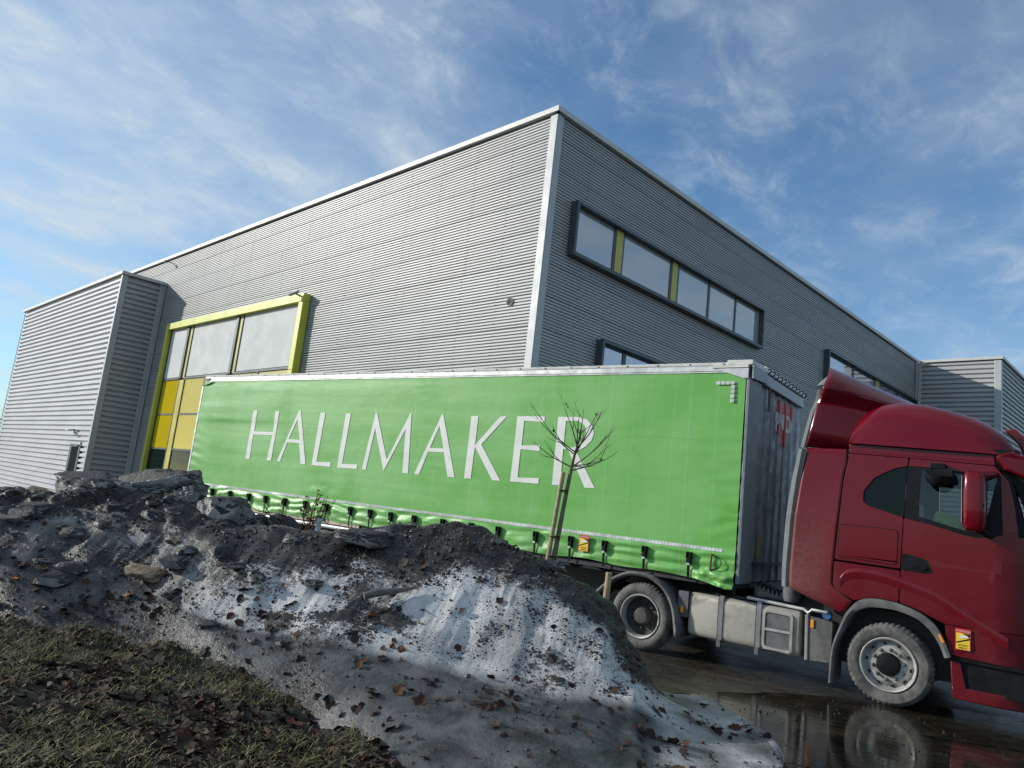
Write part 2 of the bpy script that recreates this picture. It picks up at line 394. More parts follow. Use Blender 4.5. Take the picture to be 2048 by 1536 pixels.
def water_mat():
    M = Mat('puddle_water', (0.012, 0.010, 0.007), 0.03, 0, 0.5)
    g = M.noise(5, 6, 0.75, 0.6)
    M.set('Base Color', M.mix(M.rng(g, 0.4, 0.7), (0.012, 0.010, 0.006), (0.042, 0.034, 0.022)))
    M.set('Roughness', M.rng(M.noise(3, 6, 0.7, 0.5), 0.35, 0.68, 0.02, 0.15))
    M.bump(M.noise(9, 4, 0.6, 0.3, (0.5, 1.4, 1)), 0.05, 0.03); return M.m
WATER = water_mat()
GROUND = soil_mat(); GROUND.name = 'ground_soil'

# ------------------------------------------------------------------ measured points
LETTERS = [('H', [(-10.837, 3.189), (-10.686, 3.191), (-10.701, 2.733), (-10.032, 2.735), (-10.066, 3.184), (-9.927, 3.186), (-9.941, 2.133), (-10.091, 2.131), (-10.038, 2.668), (-10.706, 2.66), (-10.692, 2.13), (-10.843, 2.127)], []), ('A', [(-9.281, 3.21), (-9.228, 3.21), (-8.815, 2.12), (-8.97, 2.115), (-9.119, 2.536), (-9.505, 2.535), (-9.638, 2.131), (-9.752, 2.129)], [[(-9.287, 3.026), (-9.12, 2.602), (-9.476, 2.607)]]), ('L', [(-8.596, 3.175), (-8.447, 3.178), (-8.494, 2.187), (-8.072, 2.204), (-8.069, 2.113), (-8.627, 2.115)], []), ('L', [(-7.839, 3.171), (-7.693, 3.17), (-7.741, 2.19), (-7.311, 2.203), (-7.314, 2.116), (-7.87, 2.111)], []), ('M', [(-7.013, 3.194), (-6.976, 3.194), (-6.561, 2.337), (-6.121, 3.197), (-6.087, 3.197), (-5.985, 2.116), (-6.125, 2.114), (-6.183, 2.907), (-6.602, 2.12), (-6.969, 2.898), (-7.072, 2.116), (-7.177, 2.115)], []), ('A', [(-5.354, 3.194), (-5.325, 3.194), (-4.894, 2.118), (-5.052, 2.119), (-5.204, 2.53), (-5.572, 2.526), (-5.721, 2.112), (-5.837, 2.119)], [[(-5.381, 2.985), (-5.221, 2.597), (-5.539, 2.592)]]), ('K', [(-4.686, 3.174), (-4.533, 3.174), (-4.538, 2.685), (-4.07, 3.179), (-3.939, 3.182), (-4.406, 2.701), (-3.922, 2.127), (-4.091, 2.127), (-4.534, 2.66), (-4.542, 2.12), (-4.686, 2.118)], []), ('E', [(-3.727, 3.189), (-3.192, 3.195), (-3.189, 3.102), (-3.584, 3.118), (-3.583, 2.716), (-3.227, 2.736), (-3.229, 2.643), (-3.591, 2.658), (-3.592, 2.203), (-3.182, 2.223), (-3.183, 2.133), (-3.727, 2.131)], []), ('R', [(-2.94, 3.193), (-2.546, 3.198), (-2.409, 3.156), (-2.31, 3.059), (-2.275, 2.951), (-2.305, 2.846), (-2.401, 2.749), (-2.548, 2.664), (-2.178, 2.139), (-2.353, 2.136), (-2.71, 2.699), (-2.79, 2.699), (-2.787, 2.137), (-2.933, 2.136)], [[(-2.791, 3.131), (-2.576, 3.136), (-2.487, 3.101), (-2.425, 3.029), (-2.41, 2.946), (-2.431, 2.862), (-2.5, 2.781), (-2.615, 2.724), (-2.79, 2.727)]])]
BANK = [[(-4.703, -7.556, 0.463), (-5.101, -7.493, 0.615), (-5.498, -7.434, 0.788), (-5.904, -7.405, 1.122), (-6.399, -7.327, 1.313)], [(-3.524, -7.003, 0.442), (-3.869, -6.923, 0.657), (-4.259, -6.825, 0.86), (-4.749, -6.708, 1.151), (-5.234, -6.577, 1.357)], [(-3.037, -6.634, 0.402), (-3.373, -6.526, 0.601), (-3.709, -6.418, 0.804), (-4.19, -6.267, 1.112), (-4.716, -6.096, 1.417)], [(-2.467, -6.308, 0.351), (-2.749, -6.195, 0.548), (-3.028, -6.08, 0.726), (-3.495, -5.89, 1.04), (-4.146, -5.621, 1.449)], [(-1.657, -6.158, 0.299), (-1.884, -6.046, 0.48), (-2.105, -5.926, 0.605), (-2.643, -5.65, 0.993), (-3.256, -5.307, 1.291)], [(-0.969, -6.007, 0.262), (-1.264, -5.814, 0.472), (-1.474, -5.675, 0.606), (-1.982, -5.348, 0.996), (-2.519, -4.978, 1.287)], [(-0.339, -6.061, 0.23), (-0.768, -5.713, 0.458), (-1.041, -5.492, 0.606), (-1.636, -5.03, 1.021), (-2.114, -4.663, 1.38)], [(0.337, -6.25, 0.187), (-0.307, -5.618, 0.429), (-0.633, -5.306, 0.589), (-1.269, -4.736, 1.114), (-1.719, -4.334, 1.489)], [(0.686, -6.224, 0.191), (0.057, -5.509, 0.417), (-0.309, -5.098, 0.57), (-0.944, -4.453, 1.202), (-1.326, -4.055, 1.523)], [(0.894, -6.135, 0.183), (0.336, -5.427, 0.407), (-0.035, -4.955, 0.552), (-0.63, -4.274, 1.18), (-0.948, -3.888, 1.395)], [(1.174, -6.076, 0.205), (0.671, -5.328, 0.381), (0.333, -4.831, 0.522), (-0.145, -4.187, 1.039), (-0.487, -3.693, 1.235)], [(1.305, -5.775, 0.199), (0.904, -5.081, 0.354), (0.649, -4.651, 0.515), (0.333, -4.14, 0.829), (0.004, -3.578, 0.993)], [(1.362, -5.635, 0.209), (0.984, -4.929, 0.334), (0.787, -4.58, 0.503), (0.547, -4.141, 0.628), (0.237, -3.57, 0.774)], [(1.396, -5.508, 0.216), (1.078, -4.884, 0.335), (0.891, -4.53, 0.479), (0.689, -4.128, 0.526), (0.425, -3.589, 0.509)], [(1.47, -5.366, 0.206), (1.172, -4.732, 0.301), (1.0, -4.371, 0.38), (0.793, -3.916, 0.374), (0.385, -3.002, 0.253)], [(1.717, -5.162, 0.234), (1.504, -4.601, 0.258), (1.311, -4.086, 0.259), (1.119, -3.571, 0.234), (0.77, -2.633, 0.18)], [(1.986, -5.024, 0.283), (1.886, -4.688, 0.263), (1.786, -4.353, 0.241), (1.685, -4.018, 0.228), (1.57, -3.635, 0.224)], [(2.05, -4.954, 0.281), (1.991, -4.742, 0.263), (1.942, -4.569, 0.254), (1.888, -4.376, 0.244), (1.821, -4.135, 0.223)]]
BANKU = [-260, 0, 150, 300, 450, 600, 710, 820, 920, 1000, 1100, 1200, 1243, 1275, 1320, 1430, 1540, 1570]

# ------------------------------------------------------------------ ground, road, puddle
def sheet(name, mat, x0, x1, y0, y1, z, n=1):
    b = MB(); b.loft([[(x0 + (x1 - x0) * i / n, y0 + (y1 - y0) * j / n, z) for i in range(n + 1)] for j in range(n + 1)])
    o = b.build(name, mat, fix=True); return tag(o, kind='structure')
sheet('ground', GROUND, -1500, 1500, -1500, 1500, -1.3)
tag(MB().box(-24, 60, -40, 34, -1.25, 0.0).build('road', ROADM), kind='structure')
def blob(name, mat, pts, z, edge=0.06, kind='structure', sub=14):
    P = []
    for i in range(len(pts)):
        a = pts[i - 1]; b = pts[i]; c = pts[(i + 1) % len(pts)]; d = pts[(i + 2) % len(pts)]
        for k in range(sub):
            t = k / sub
            q = [0.5 * (2 * b[j] + (c[j] - a[j]) * t + (2 * a[j] - 5 * b[j] + 4 * c[j] - d[j]) * t * t + (3 * b[j] - a[j] - 3 * c[j] + d[j]) * t ** 3) for j in (0, 1)]
            w = mnoise.noise(Vector((q[0] * 2.2, q[1] * 2.2, 3))) + 0.5 * mnoise.noise(Vector((q[0] * 6, q[1] * 6, 9)))
            P.append((q[0] + w * edge, q[1] + w * edge))
    tris = tessellate_polygon([[Vector((*p, 0)) for p in P]])
    b = MB().add([(*p, z) for p in P], [t for t in tris]); o = b.build(name, mat, fix=True)
    if o.data.polygons[0].normal.z < 0: o.data.flip_normals()
    return tag(o, kind=kind)
blob('puddle', WATER, [(0.1, -3.9), (1.6, -4.6), (4.6, -4.4), (5.5, -1.5), (5.0, 1.0), (2.6, 0.9), (1.1, -0.25), (0.35, -1.5), (-0.1, -2.8)], 0.006, 0.30)

# ------------------------------------------------------------------ snow bank (swept through measured cross-sections)
nb = np.array(BANK)                                  # columns x rows x 3
cg = np.array([CAM.x, CAM.y])
def extend(c):
    """front toe below ground, crest, then down the far side"""
    f, cr = c[0], c[-1]
    toe = f.copy(); toe[:2] += (cg - f[:2]) * 0.07; toe[2] = min(toe[2] - 0.22, -0.05)
    away = (cr[:2] - cg); away /= np.linalg.norm(away); h = max(cr[2], 0.0)
    b1 = cr.copy(); b1[:2] += away * (0.25 + 0.12 * h); b1[2] = cr[2] - 0.03 - 0.10 * h
    b2 = cr.copy(); b2[:2] += away * (0.35 + 0.65 * h); b2[2] = cr[2] * 0.45
    b3 = cr.copy(); b3[:2] += away * (0.40 + 1.25 * h); b3[2] = -0.06
    return np.array([toe, *c, b1, b2, b3])
nb = np.array([extend(c) for c in nb])
def crom(P, n, u=None):
    P = np.asarray(P); k = len(P); t = np.linspace(0, k - 1, n) if u is None else u
    i = np.clip(np.floor(t).astype(int), 0, k - 2); f = (t - i).reshape(-1, *([1] * (P.ndim - 1)))
    g = lambda j: P[np.clip(j, 0, k - 1)]
    a, b, c, d = g(i - 1), g(i), g(i + 1), g(i + 2)
    m1 = (c - a) * 0.42; m2 = (d - b) * 0.42
    return (2 * f ** 3 - 3 * f ** 2 + 1) * b + (f ** 3 - 2 * f ** 2 + f) * m1 + (-2 * f ** 3 + 3 * f ** 2) * c + (f ** 3 - f ** 2) * m2
bu = np.array(BANKU, float); bu = (bu - bu[0]) / (bu[-1] - bu[0]); NU, NV = 620, 270
ui = np.interp(np.linspace(0, 1, NU), bu, np.arange(len(bu)))
vi = np.interp(np.linspace(0, 1, NV), [0, .06, .22, .36, .62, .80, .86, .93, 1], np.arange(9))
G = crom(nb, 0, ui); G = np.swapaxes(crom(np.swapaxes(G, 0, 1), 0, vi), 0, 1)      # NU x NV x 3
du = np.gradient(G, axis=0); dv = np.gradient(G, axis=1)
N = np.cross(du, dv); N /= np.linalg.norm(N, axis=-1, keepdims=True) + 1e-9
if N[..., 2].mean() < 0: N = -N
row = np.broadcast_to(vi[None], G.shape[:2]); colu = np.broadcast_to((np.linspace(0, 1, NU) * (BANKU[-1] - BANKU[0]) + BANKU[0])[:, None], G.shape[:2])
crest = np.clip((row - 3.9) / 1.1, 0, 1); skirt = np.clip((3.0 - row) / 0.45, 0, 1)
hfade = np.clip(G[..., 2] / 0.5, 0.08, 1)
left = np.clip((430 - colu) / 250, 0, 1)
disp = fbm(G, 1.6, 3) * 0.10 + fbm(G, 4.5, 2) * 0.045 + fbm(G, 13, 2) * 0.008 + fbm(G, 40, 2) * 0.0025
rid = 1 - np.abs(fbm(G + 31, 3.4, 4)) * 2.2
disp = disp * (0.5 + 0.6 * crest) + (rid - 0.35) * 0.05 * crest * (0.6 + left)
# melt gullies running down the steep face
gul = fbm(np.stack([G[..., 0] * 5 + G[..., 1] * 2.2, G[..., 2] * 1.1, G[..., 1] * 0.4], -1), 1, 4)
face = np.clip(1 - np.abs(row - 3.6) / 1.0, 0, 1)
disp += gul * 0.05 * face
disp = disp * (1 - 0.62 * skirt) * hfade
disp[:, 0] *= 0
G = G + N * disp[..., None]
# dirt and ice cover
patch = fbm(G + 5, 1.3, 4); patch2 = fbm(G + 50, 3.5, 4)
dirt = 0.31 + 0.42 * patch + 0.40 * patch2 + 0.10 * np.clip((700 - colu) / 200, 0, 1) + 0.62 * np.clip((row - 3.85) / 0.55, 0, 1)
dirt += np.where(row > 6, 0.3, 0)
dirt -= 0.06 * np.clip(1 - np.abs(row - 3.25) / 0.75, 0, 1) * np.clip((colu - 330) / 200, 0, 1)
dirt += 0.10 * skirt * patch - 0.16 * skirt
ledge = np.clip(1 - np.abs(row - 3.35 - 0.35 * patch) / 0.14, 0, 1) * np.clip(patch2 * 3 + 0.3, 0, 1); dirt += 0.35 * ledge
ice = np.clip(skirt * 1.25, 0, 1); ice = np.maximum(ice, np.clip((460 - colu) / 160, 0, 1) * np.clip((4.4 - row) / 0.6, 0, 1))
ice = np.clip(ice + 0.25 * patch2, 0, 1)
tipr = np.clip((colu - 1290) / 60, 0, 1); ice = ice * (1 - tipr) + tipr * np.clip(0.45 + 0.9 * patch2, 0.1, 0.9); dirt = dirt * (1 - 0.75 * tipr) + tipr * (0.10 + 0.55 * patch)
bm_ = MB().loft([[tuple(p) for p in r] for r in G])
bank = bm_.build('snow_bank', SNOW)
me = bank.data; me.polygons.foreach_set('use_smooth', [True] * len(me.polygons))
if sum(me.polygons[i].normal.z for i in range(0, len(me.polygons), 97)) < 0: me.flip_normals()
for nm, arr in (('dirt', dirt), ('ice', ice)):
    a = me.attributes.new(nm, 'FLOAT', 'POINT'); a.data.foreach_set('value', np.clip(arr, 0, 1.3).astype(np.float32).ravel())
tag(bank, 'long ploughed bank of old snow, black with grit along its crest', 'snow bank')
BN = np.cross(np.gradient(G, axis=0), np.gradient(G, axis=1)); BN /= np.linalg.norm(BN, axis=-1, keepdims=True) + 1e-9
if BN[..., 2].mean() < 0: BN = -BN

# grass verge in front of the bank
foot = nb[:, 1]; F2 = crom(foot, 0, np.interp(np.linspace(0, 1, 220), bu, np.arange(len(bu))))
fr_ = np.linspace(-0.10, 0.75, 150)
VG = np.zeros((220, 150, 3))
for j, t in enumerate(fr_):
    VG[:, j, :2] = F2[:, :2] + (cg - F2[:, :2]) * t
    VG[:, j, 2] = F2[:, 2] * (1 - max(t, 0)) ** 1.15 - (0.05 if t < 0 else 0) + 0.02 * max(t, 0)
VG[..., 2] += fbm(VG + 11, 2.6, 4) * 0.16 * np.clip(1 - np.abs(fr_[None] - 0.02) / 0.14, 0, 1) * np.clip(VG[..., 2] * 5, 0, 1)
VG[..., 2] += (fbm(VG, 1.2, 3) * 0.07 + fbm(VG, 6, 3) * 0.03 + fbm(VG, 25, 2) * 0.012) * np.clip(VG[..., 2] * 4, 0.15, 1)
vu = np.broadcast_to((np.linspace(0, 1, 220) * (BANKU[-1] - BANKU[0]) + BANKU[0])[:, None], (220, 150))
VG[..., 2] -= np.clip((vu - 880) / 200, 0, 1) * 0.35
o = MB().loft([[tuple(p) for p in r] for r in VG]).build('grass_verge', SOIL)
o.data.polygons.foreach_set('use_smooth', [True] * len(o.data.polygons))
if o.data.polygons[3000].normal.z < 0: o.data.flip_normals()
tag(o, kind='structure')

# ------------------------------------------------------------------ the hall (local axes: wall A runs along -x at y=0, wall B along +y at x=0)
hall = tag(empty('industrial_hall', (-7.122, 4.976, 0), -0.14008, local=True),
           'large flat-roofed hall clad in grey corrugated steel with lime green window bay', 'building')
HL = hall
def sine_prof(per, dep, n):
    P = [(0, -dep * 0.5), (per * 0.06, -dep * 0.5), (per * 0.12, 0)]
    for k in range(n):
        z = k * per; P += ([(z, 0)] if k else []) + [(z + per * 0.54, 0), (z + per * 0.66, -dep), (z + per * 0.90, -dep)]
    return P + [(n * per, 0)]
def trap_prof(per, dep, n):
    P = []
    for k in range(n):
        z = k * per; P += [(z, 0), (z + per * 0.48, 0), (z + per * 0.62, -dep), (z + per * 0.84, -dep)]
    return P + [(n * per, 0)]
_sheets = {}
def sheet_mesh(L, prof, key):
    k = (round(L, 3), key)
    if k not in _sheets:
        b = MB()
        V = [(x, -d, z) for z, d in prof for x in (0, L)]     # d negative -> stands proud (towards -y): -d >0 means into wall
        V = [(x, -(0.0) + (-d), z) for z, d in prof for x in (0, L)]
        b.add(V, [(2 * i, 2 * i + 1, 2 * i + 3, 2 * i + 2) for i in range(len(prof) - 1)])
        # folded lower edge gives the sheet a lip
        b.add([(0, 0, 0), (L, 0, 0), (L, 0.02, -0.002), (0, 0.02, -0.002)], [(0, 3, 2, 1)])
        _sheets[k] = b.mesh('cladding_sheet')
    return _sheets[k]
def clad(x0, x1, z0, z1, per, dep, kind, face, cols, mat, stag=0.5):
    """face(x)->(location, rotation z) ; sheets hung in rows, joints staggered"""
    nr = 10 if kind == 'sine' else 4
    h = nr * per; z = z0; r = 0
    while z < z1 - 1e-3:
        n = nr if z + h <= z1 + per * 0.5 else max(1, int(round((z1 - z) / per)))
        prof = (sine_prof if kind == 'sine' else trap_prof)(per, dep, n)
        w = (x1 - x0) / cols
        edges = [x0] + [x0 + w * (k + (stag if r % 2 else 0)) for k in range(1, cols) if x0 + w * (k + (stag if r % 2 else 0)) < x1 - 0.4] + [x1]
        if r % 2 and stag: edges = [x0] + [x0 + w * (k + stag) for k in range(0, cols) if x0 + w * (k + stag) < x1 - 0.4] + [x1]
        for a, b in zip(edges[:-1], edges[1:]):
            me = sheet_mesh(b - a - 0.006, prof, (kind, round(per, 3), n, mat.name))
            loc, rz = face(a)
            o = put('cladding_sheet', me, mat, hall)
            jit = rnd.uniform(-0.0015, 0.0015); nrm = Vector((math.sin(rz), -math.cos(rz), 0))
            o.location = Vector((loc[0], loc[1], z)) + nrm * (0.004 * (r % 2) + jit); o.rotation_euler = (0.0035, 0, rz)
        z += n * per; r += 1
PER, DEP = 0.085, 0.040
FA = lambda x: ((x, 0.0), 0.0)                       # wall A, facing -y
FB = lambda b: ((0.0, b), math.pi / 2)               # wall B, facing +x
TOP = 11.93
clad(-43.9, -0.18, 0.3, TOP, PER, DEP, 'sine', FA, 8, CLAD)
clad(0.18, 30.6, 0.3, TOP, PER, DEP, 'sine', FB, 6, CLAD)
BX0, BX1, BY = -43.45, -25.49, -1.95
clad(BX0 + 0.12, BX1 - 0.14, -1.15, 10.6, 0.25, 0.10, 'trap', lambda x: ((x, BY), 0.0), 3, CLAD2, 0.4)
clad(BY + 0.22, -0.22, -1.15, 10.6, 0.25, 0.10, 'trap', lambda b: ((BX1, b), math.pi / 2), 1, CLAD, 0)
RY = 30.81
clad(0.22, 3.66, 0.3, TOP, 0.25, 0.10, 'trap', lambda x: ((x, RY), 0.0), 1, CLAD, 0)
clad(RY + 0.2, 46, 0.3, TOP, 0.25, 0.10, 'trap', lambda b: ((3.93, b), math.pi / 2), 2, CLAD, 0)
# backing walls and roofs so that no light leaks
b = MB(); b.box(-44, -0.11, 0.14, 45, -1.3, 12.03); b.box(BX0 + 0.14, BX1 - 0.14, BY + 0.14, 0.1, -1.3, 10.72); b.box(-0.1, 3.78, RY + 0.14, 46, 0, 12.02)
b.build('wall_core', DARKMET, hall)
# corner trims
def trim(name, parts, mat=TRIM, bevel=0.012):
    q = MB()
    for p in parts: q.box(*p)
    return q.build(name, mat, hall, bevel=bevel)
trim('corner_trim', [(-0.20, 0.05, -0.05, -0.025, 0.2, TOP)]); trim('corner_trim', [(0.026, 0.05, -0.024, 0.21, 0.2, TOP)])
trim('corner_trim', [(BX1 - 0.16, BX1 + 0.03, BY - 0.05, BY - 0.02, -1.2, 10.62)]); trim('corner_trim', [(BX1 + 0.005, BX1 + 0.03, BY - 0.019, BY + 0.22, -1.2, 10.62)])
trim('corner_trim', [(BX0 - 0.03, BX0 + 0.14, BY - 0.05, BY - 0.02, -1.2, 10.62)])
trim('corner_trim', [(BX1 + 0.006, BX1 + 0.03, -0.24, -0.05, -1.2, 10.62)]); trim('corner_trim', [(BX1 + 0.004, BX1 + 0.24, -0.05, -0.026, -1.2, 10.62)])
trim('corner_trim', [(0.03, 0.055, 30.45, 30.75, 0.2, TOP)]); trim('corner_trim', [(0.06, 0.24, RY - 0.05, RY - 0.02, 0.2, TOP)])
trim('corner_trim', [(3.64, 3.96, RY - 0.05, RY - 0.02, 0.2, TOP)]); trim('corner_trim', [(3.935, 3.96, RY - 0.019, RY + 0.22, 0.2, TOP)])
# parapet caps, laid in lengths
def capA(x0, x1, y, z, n):
    for k in range(n):
        a, c = x0 + (x1 - x0) * k / n, x0 + (x1 - x0) * (k + 1) / n
        q = MB(); q.box(a + 0.003, c - 0.003, y - 0.12, y - 0.095, z, z + 0.15); q.box(a + 0.003, c - 0.003, y - 0.0945, y + 0.3, z + 0.13, z + 0.149); q.box(a + 0.003, c - 0.003, y - 0.0945, y + 0.02, z, z + 0.02)
        q.build('parapet_cap', CAP, hall, bevel=0.006)
def capB(y0, y1, x, z, n):
    for k in range(n):
        a, c = y0 + (y1 - y0) * k / n, y0 + (y1 - y0) * (k + 1) / n
        q = MB(); q.box(x + 0.095, x + 0.12, a + 0.003, c - 0.003, z, z + 0.15); q.box(x - 0.3, x + 0.0945, a + 0.003, c - 0.003, z + 0.13, z + 0.149); q.box(x - 0.02, x + 0.0945, a + 0.003, c - 0.003, z, z + 0.02)
        q.build('parapet_cap', CAP, hall, bevel=0.006)
capA(-44, 0.12, 0, TOP + 0.04, 9); capB(-0.093, RY - 0.13, 0, TOP + 0.04, 7)
capA(0.13, 4.05, RY, TOP + 0.04, 1); capB(RY - 0.093, 46, 3.93, TOP + 0.04, 2)
capA(BX0 - 0.1, BX1 + 0.12, BY, 10.63, 4); capB(BY - 0.093, -0.03, BX1, 10.63, 1)
# screw heads (fine real relief on the sheets)
b = MB()
for k in range(1, 17):
    x = -1.5 * k + rnd.uniform(-0.02, 0.02)
    for i in range(2, 136, 2):
        z = 0.3 + PER * i; b.box(x - 0.010, x + 0.010, -0.018, 0.003, z - 0.010, z + 0.010)
for k in range(1, 20):
    y = 1.5 * k
    for i in range(2, 136, 3):
        z = 0.3 + PER * i; b.box(-0.003, 0.018, y - 0.010, y + 0.010, z - 0.010, z + 0.010)
b.build('screw_heads', DGREY, hall, kind='stuff')

# lime window bay on wall A
bay = MB().box(-23.2, -11.9, -0.075, -0.055, 0.35, 8.15).build('window_bay', BLACK, hall)
E0 = 0.30
def baybox(name, mat, x0, x1, z0, z1, y0, y1, bevel=0.0, par=bay): return MB().box(x0, x1, y0, y1, z0, z1).build(name, mat, par, bevel=bevel)
xs = [-23.45, -20.4, -17.3, -14.2, -11.41]
for a, c in zip(xs[:-1], xs[1:]): baybox('frame_panel', LIME, a + 0.004, c - 0.004, 8.10, 8.395, -E0, -0.02, 0.008)
for x0, x1 in ((-11.405, -11.12), (-23.45, -23.19)):
    for z0, z1 in ((0.3, 2.9), (2.9, 5.6), (5.6, 8.095)):
        baybox('frame_panel', LIME, x0, x1, z0 + 0.004, z1 - 0.004, -E0, -0.02, 0.008)
baybox('frame_panel', LIME, -11.403, -11.122, 8.10, 8.393, -E0 + 0.002, -0.022, 0.008)
def col(x0, x1):                                      # a black / yellow / black post
    baybox('mullion', WINFRAME, x0, x0 + 0.20, 5.73, 8.13, -0.16, -0.076); baybox('mullion', WINFRAME, x1 - 0.07, x1, 5.73, 8.13, -0.14, -0.076)
    baybox('mullion_strip', YEL, x0 + 0.205, x1 - 0.075, 5.74, 8.12, -0.10, -0.077)
    baybox('mullion', WINFRAME, x0, x0 + 0.06, 0.3, 5.66, -0.13, -0.076); baybox('mullion', WINFRAME, x1 - 0.06, x1, 0.3, 5.66, -0.13, -0.076)
    baybox('mullion_strip', YEL, x0 + 0.065, x1 - 0.065, 0.3, 5.66, -0.12, -0.077)
col(-21.28, -20.68); col(-16.46, -15.9)
bays = [(-23.13, -21.30), (-20.66, -16.48), (-15.88, -11.46)]
for i, (a, c) in enumerate(bays):
    baybox('blind', BLIND, a + 0.05, c - 0.03, 5.80, 8.12, -0.115, -0.095)
    baybox('transom', WINFRAME, a, c, 5.69, 5.77, -0.15, -0.0765)
    g = OCHRE if i == 2 else YGLASS
    if i == 2:
        baybox('spandrel', YGLASS, a + 0.06, a + 1.85, 4.17, 5.68, -0.10, -0.0775); baybox('mullion', WINFRAME, a + 1.86, a + 1.94, 4.1, 5.68, -0.13, -0.077)
        baybox('spandrel', OCHRE, a + 1.95, a + 2.9, 4.17, 5.68, -0.10, -0.0775); baybox('spandrel', OCHRE, a + 2.91, c, 4.17, 5.68, -0.10, -0.0775)
    else: baybox('spandrel', YGLASS, a + 0.03, c - 0.02, 4.17, 5.68, -0.10, -0.0775)
    baybox('transom', WINFRAME, a, c, 4.09, 4.165, -0.125, -0.077)
    baybox('spandrel', YGLASS, a + 0.03, c - 0.02, 2.62, 4.085, -0.10, -0.0775)
    baybox('transom', WINFRAME, a, c, 2.54, 2.615, -0.125, -0.077)
    baybox('pane', GLASS_D, a + 0.03, c - 0.02, 0.4, 2.535, -0.10, -0.0775)
baybox('sill_trim', WINFRAME, -23.18, -23.10, 0.3, 8.09, -0.14, -0.077); baybox('head_trim', WINFRAME, -23.09, -11.41, 8.125, 8.16, -0.20, -0.077)

# windows on wall B
def window(y0, y1, z0, z1, bars, yellow, mat, e=0.24, closed=True):
    w = MB().box(-0.02, 0.03, y0 + 0.05, y1 - 0.05, z0 + 0.05, z1 - 0.05).build('window', BLACK, hall)
    fr = lambda *p: MB().box(*p).build('frame', WINFRAME, w, bevel=0.006)
    fr(0.0, e, y0, y0 + 0.09, z0, z1); fr(0.0, e, y1 - 0.09, y1, z0, z1)
    fr(0.0, e, y0 + 0.092, y1 - 0.092, z0, z0 + 0.10); fr(0.0, e, y0 + 0.092, y1 - 0.092, z1 - 0.09, z1)
    ed = [y0 + 0.09]
    for c, wd in bars:
        MB().box(0.031, 0.075, c - wd / 2, c + wd / 2, z0 + 0.101, z1 - 0.091).build('mullion', WINFRAME, w); ed += [c - wd / 2, c + wd / 2]
    ed.append(y1 - 0.09)
    for a, c in zip(ed[::2], ed[1::2]):
        MB().box(0.032, 0.052, a + 0.002, c - 0.002, z0 + 0.102, z1 - 0.092).build('pane', mat, w)
    for a, c in yellow: MB().box(0.033, 0.09, a, c, z0 + 0.104, z1 - 0.094).build('mullion_strip', YEL if mat is not GLASS_B else OCHRE, w)
STRIPG = pane_mat('strip_window_glass', (0.46, 0.475, 0.49), 0.35, 0.04, 0.015)
window(0.89, 11.85, 8.36, 9.86, [(3.0, 0.50), (5.95, 0.50), (8.09, 0.12), (9.93, 0.10)], [(2.85, 3.16), (5.79, 6.08)], STRIPG)
window(2.48, 8.6, 4.6, 6.48, [(3.72, 0.16), (5.9, 0.14), (7.4, 0.14)], [], GLASS_B)
window(17.95, 30.2, 7.4, 9.79, [(21.2, 0.14), (24.3, 0.75), (27.4, 0.14)], [(24.05, 24.6)], GLASS_B)
# door on the annex front, louvre lamp above
d = MB().box(-28.33, -26.62, BY - 0.005, BY + 0.06, 0.05, 2.38).build('door', BLACK, hall)
MB().box(-27.97, -26.95, BY - 0.03, BY - 0.006, 0.06, 2.28).build('door_leaf', simple('grey_door', (0.03, 0.038, 0.042), 0.8, 0, 0.15, 6, 0.0), d)
MB().box(-28.30, -28.0, BY - 0.015, BY - 0.006, 0.06, 2.36).build('door_frame', WINFRAME, d); MB().box(-26.94, -26.66, BY - 0.02, BY - 0.006, 0.06, 2.36).build('door_frame', WINFRAME, d)
MB().box(-27.999, -26.941, BY - 0.07, BY - 0.006, 2.285, 2.36).build('door_frame', WINFRAME, d)
MB().box(-28.4, -26.6, BY - 0.07, BY - 0.0, 2.39, 2.52).build('door_hood', TRIM, hall)
b = MB(); b.tube([(-27.12, BY - 0.03, 1.05), (-27.12, BY - 0.09, 1.05), (-27.26, BY - 0.09, 1.05)], 0.012); b.build('handle', ALU, d)

def hall_pt(x, y, z):
    v = Matrix.Rotation(-0.14008, 3, 'Z') @ Vector((x, y, 0)); return (v.x - 7.122, v.y + 4.976, z)
# small fittings on the walls
v = tag(empty('round_vent', hall_pt(-0.97, -0.015, 6.95), -0.14008, local=True), 'round vent cap with pale rim on the sunny wall near the corner', 'vent')
MB().lathe([(0.02, 0.0), (0.095, -0.005), (0.098, -0.03), (0.108, -0.033), (0.110, 0.03), (0.0, 0.03)], (0, 0, 0), 'y', 24).build('vent_ring', TRIM, v, smooth=True)
b = MB()
for k in range(-3, 4): b.box(-0.083, 0.083, -0.03, -0.012, k * 0.023 - 0.005, k * 0.023 + 0.005)
b.build('grille', DARKMET, v)
c = tag(empty('security_camera', hall_pt(-11.30, -E0, 8.28), -0.14008, local=True), 'small grey security camera on the top corner of the lime frame', 'camera')
MB().tube([(0, 0, 0), (0, -0.16, 0.02), (-0.06, -0.20, 0.06)], 0.03, 8).build('bracket', DGREY, c, smooth=True)
MB().tube([(0.05, -0.17, 0.13), (-0.30, -0.28, 0.02)], [0.065, 0.065], 10).build('camera_body', TRIM, c, smooth=True)
MB().tube([(-0.301, -0.281, 0.019), (-0.33, -0.29, 0.01)], [0.05, 0.045], 10).build('lens', BLACK, c, smooth=True)
c = tag(empty('wall_lamp', hall_pt(-28.0, BY, 3.02), -0.14008, local=True), 'small white wall lamp above the grey door of the annex', 'lamp')
MB().box(-0.07, 0.07, -0.05, 0, -0.10, 0.10).build('back_plate', TRIM, c, bevel=0.01)
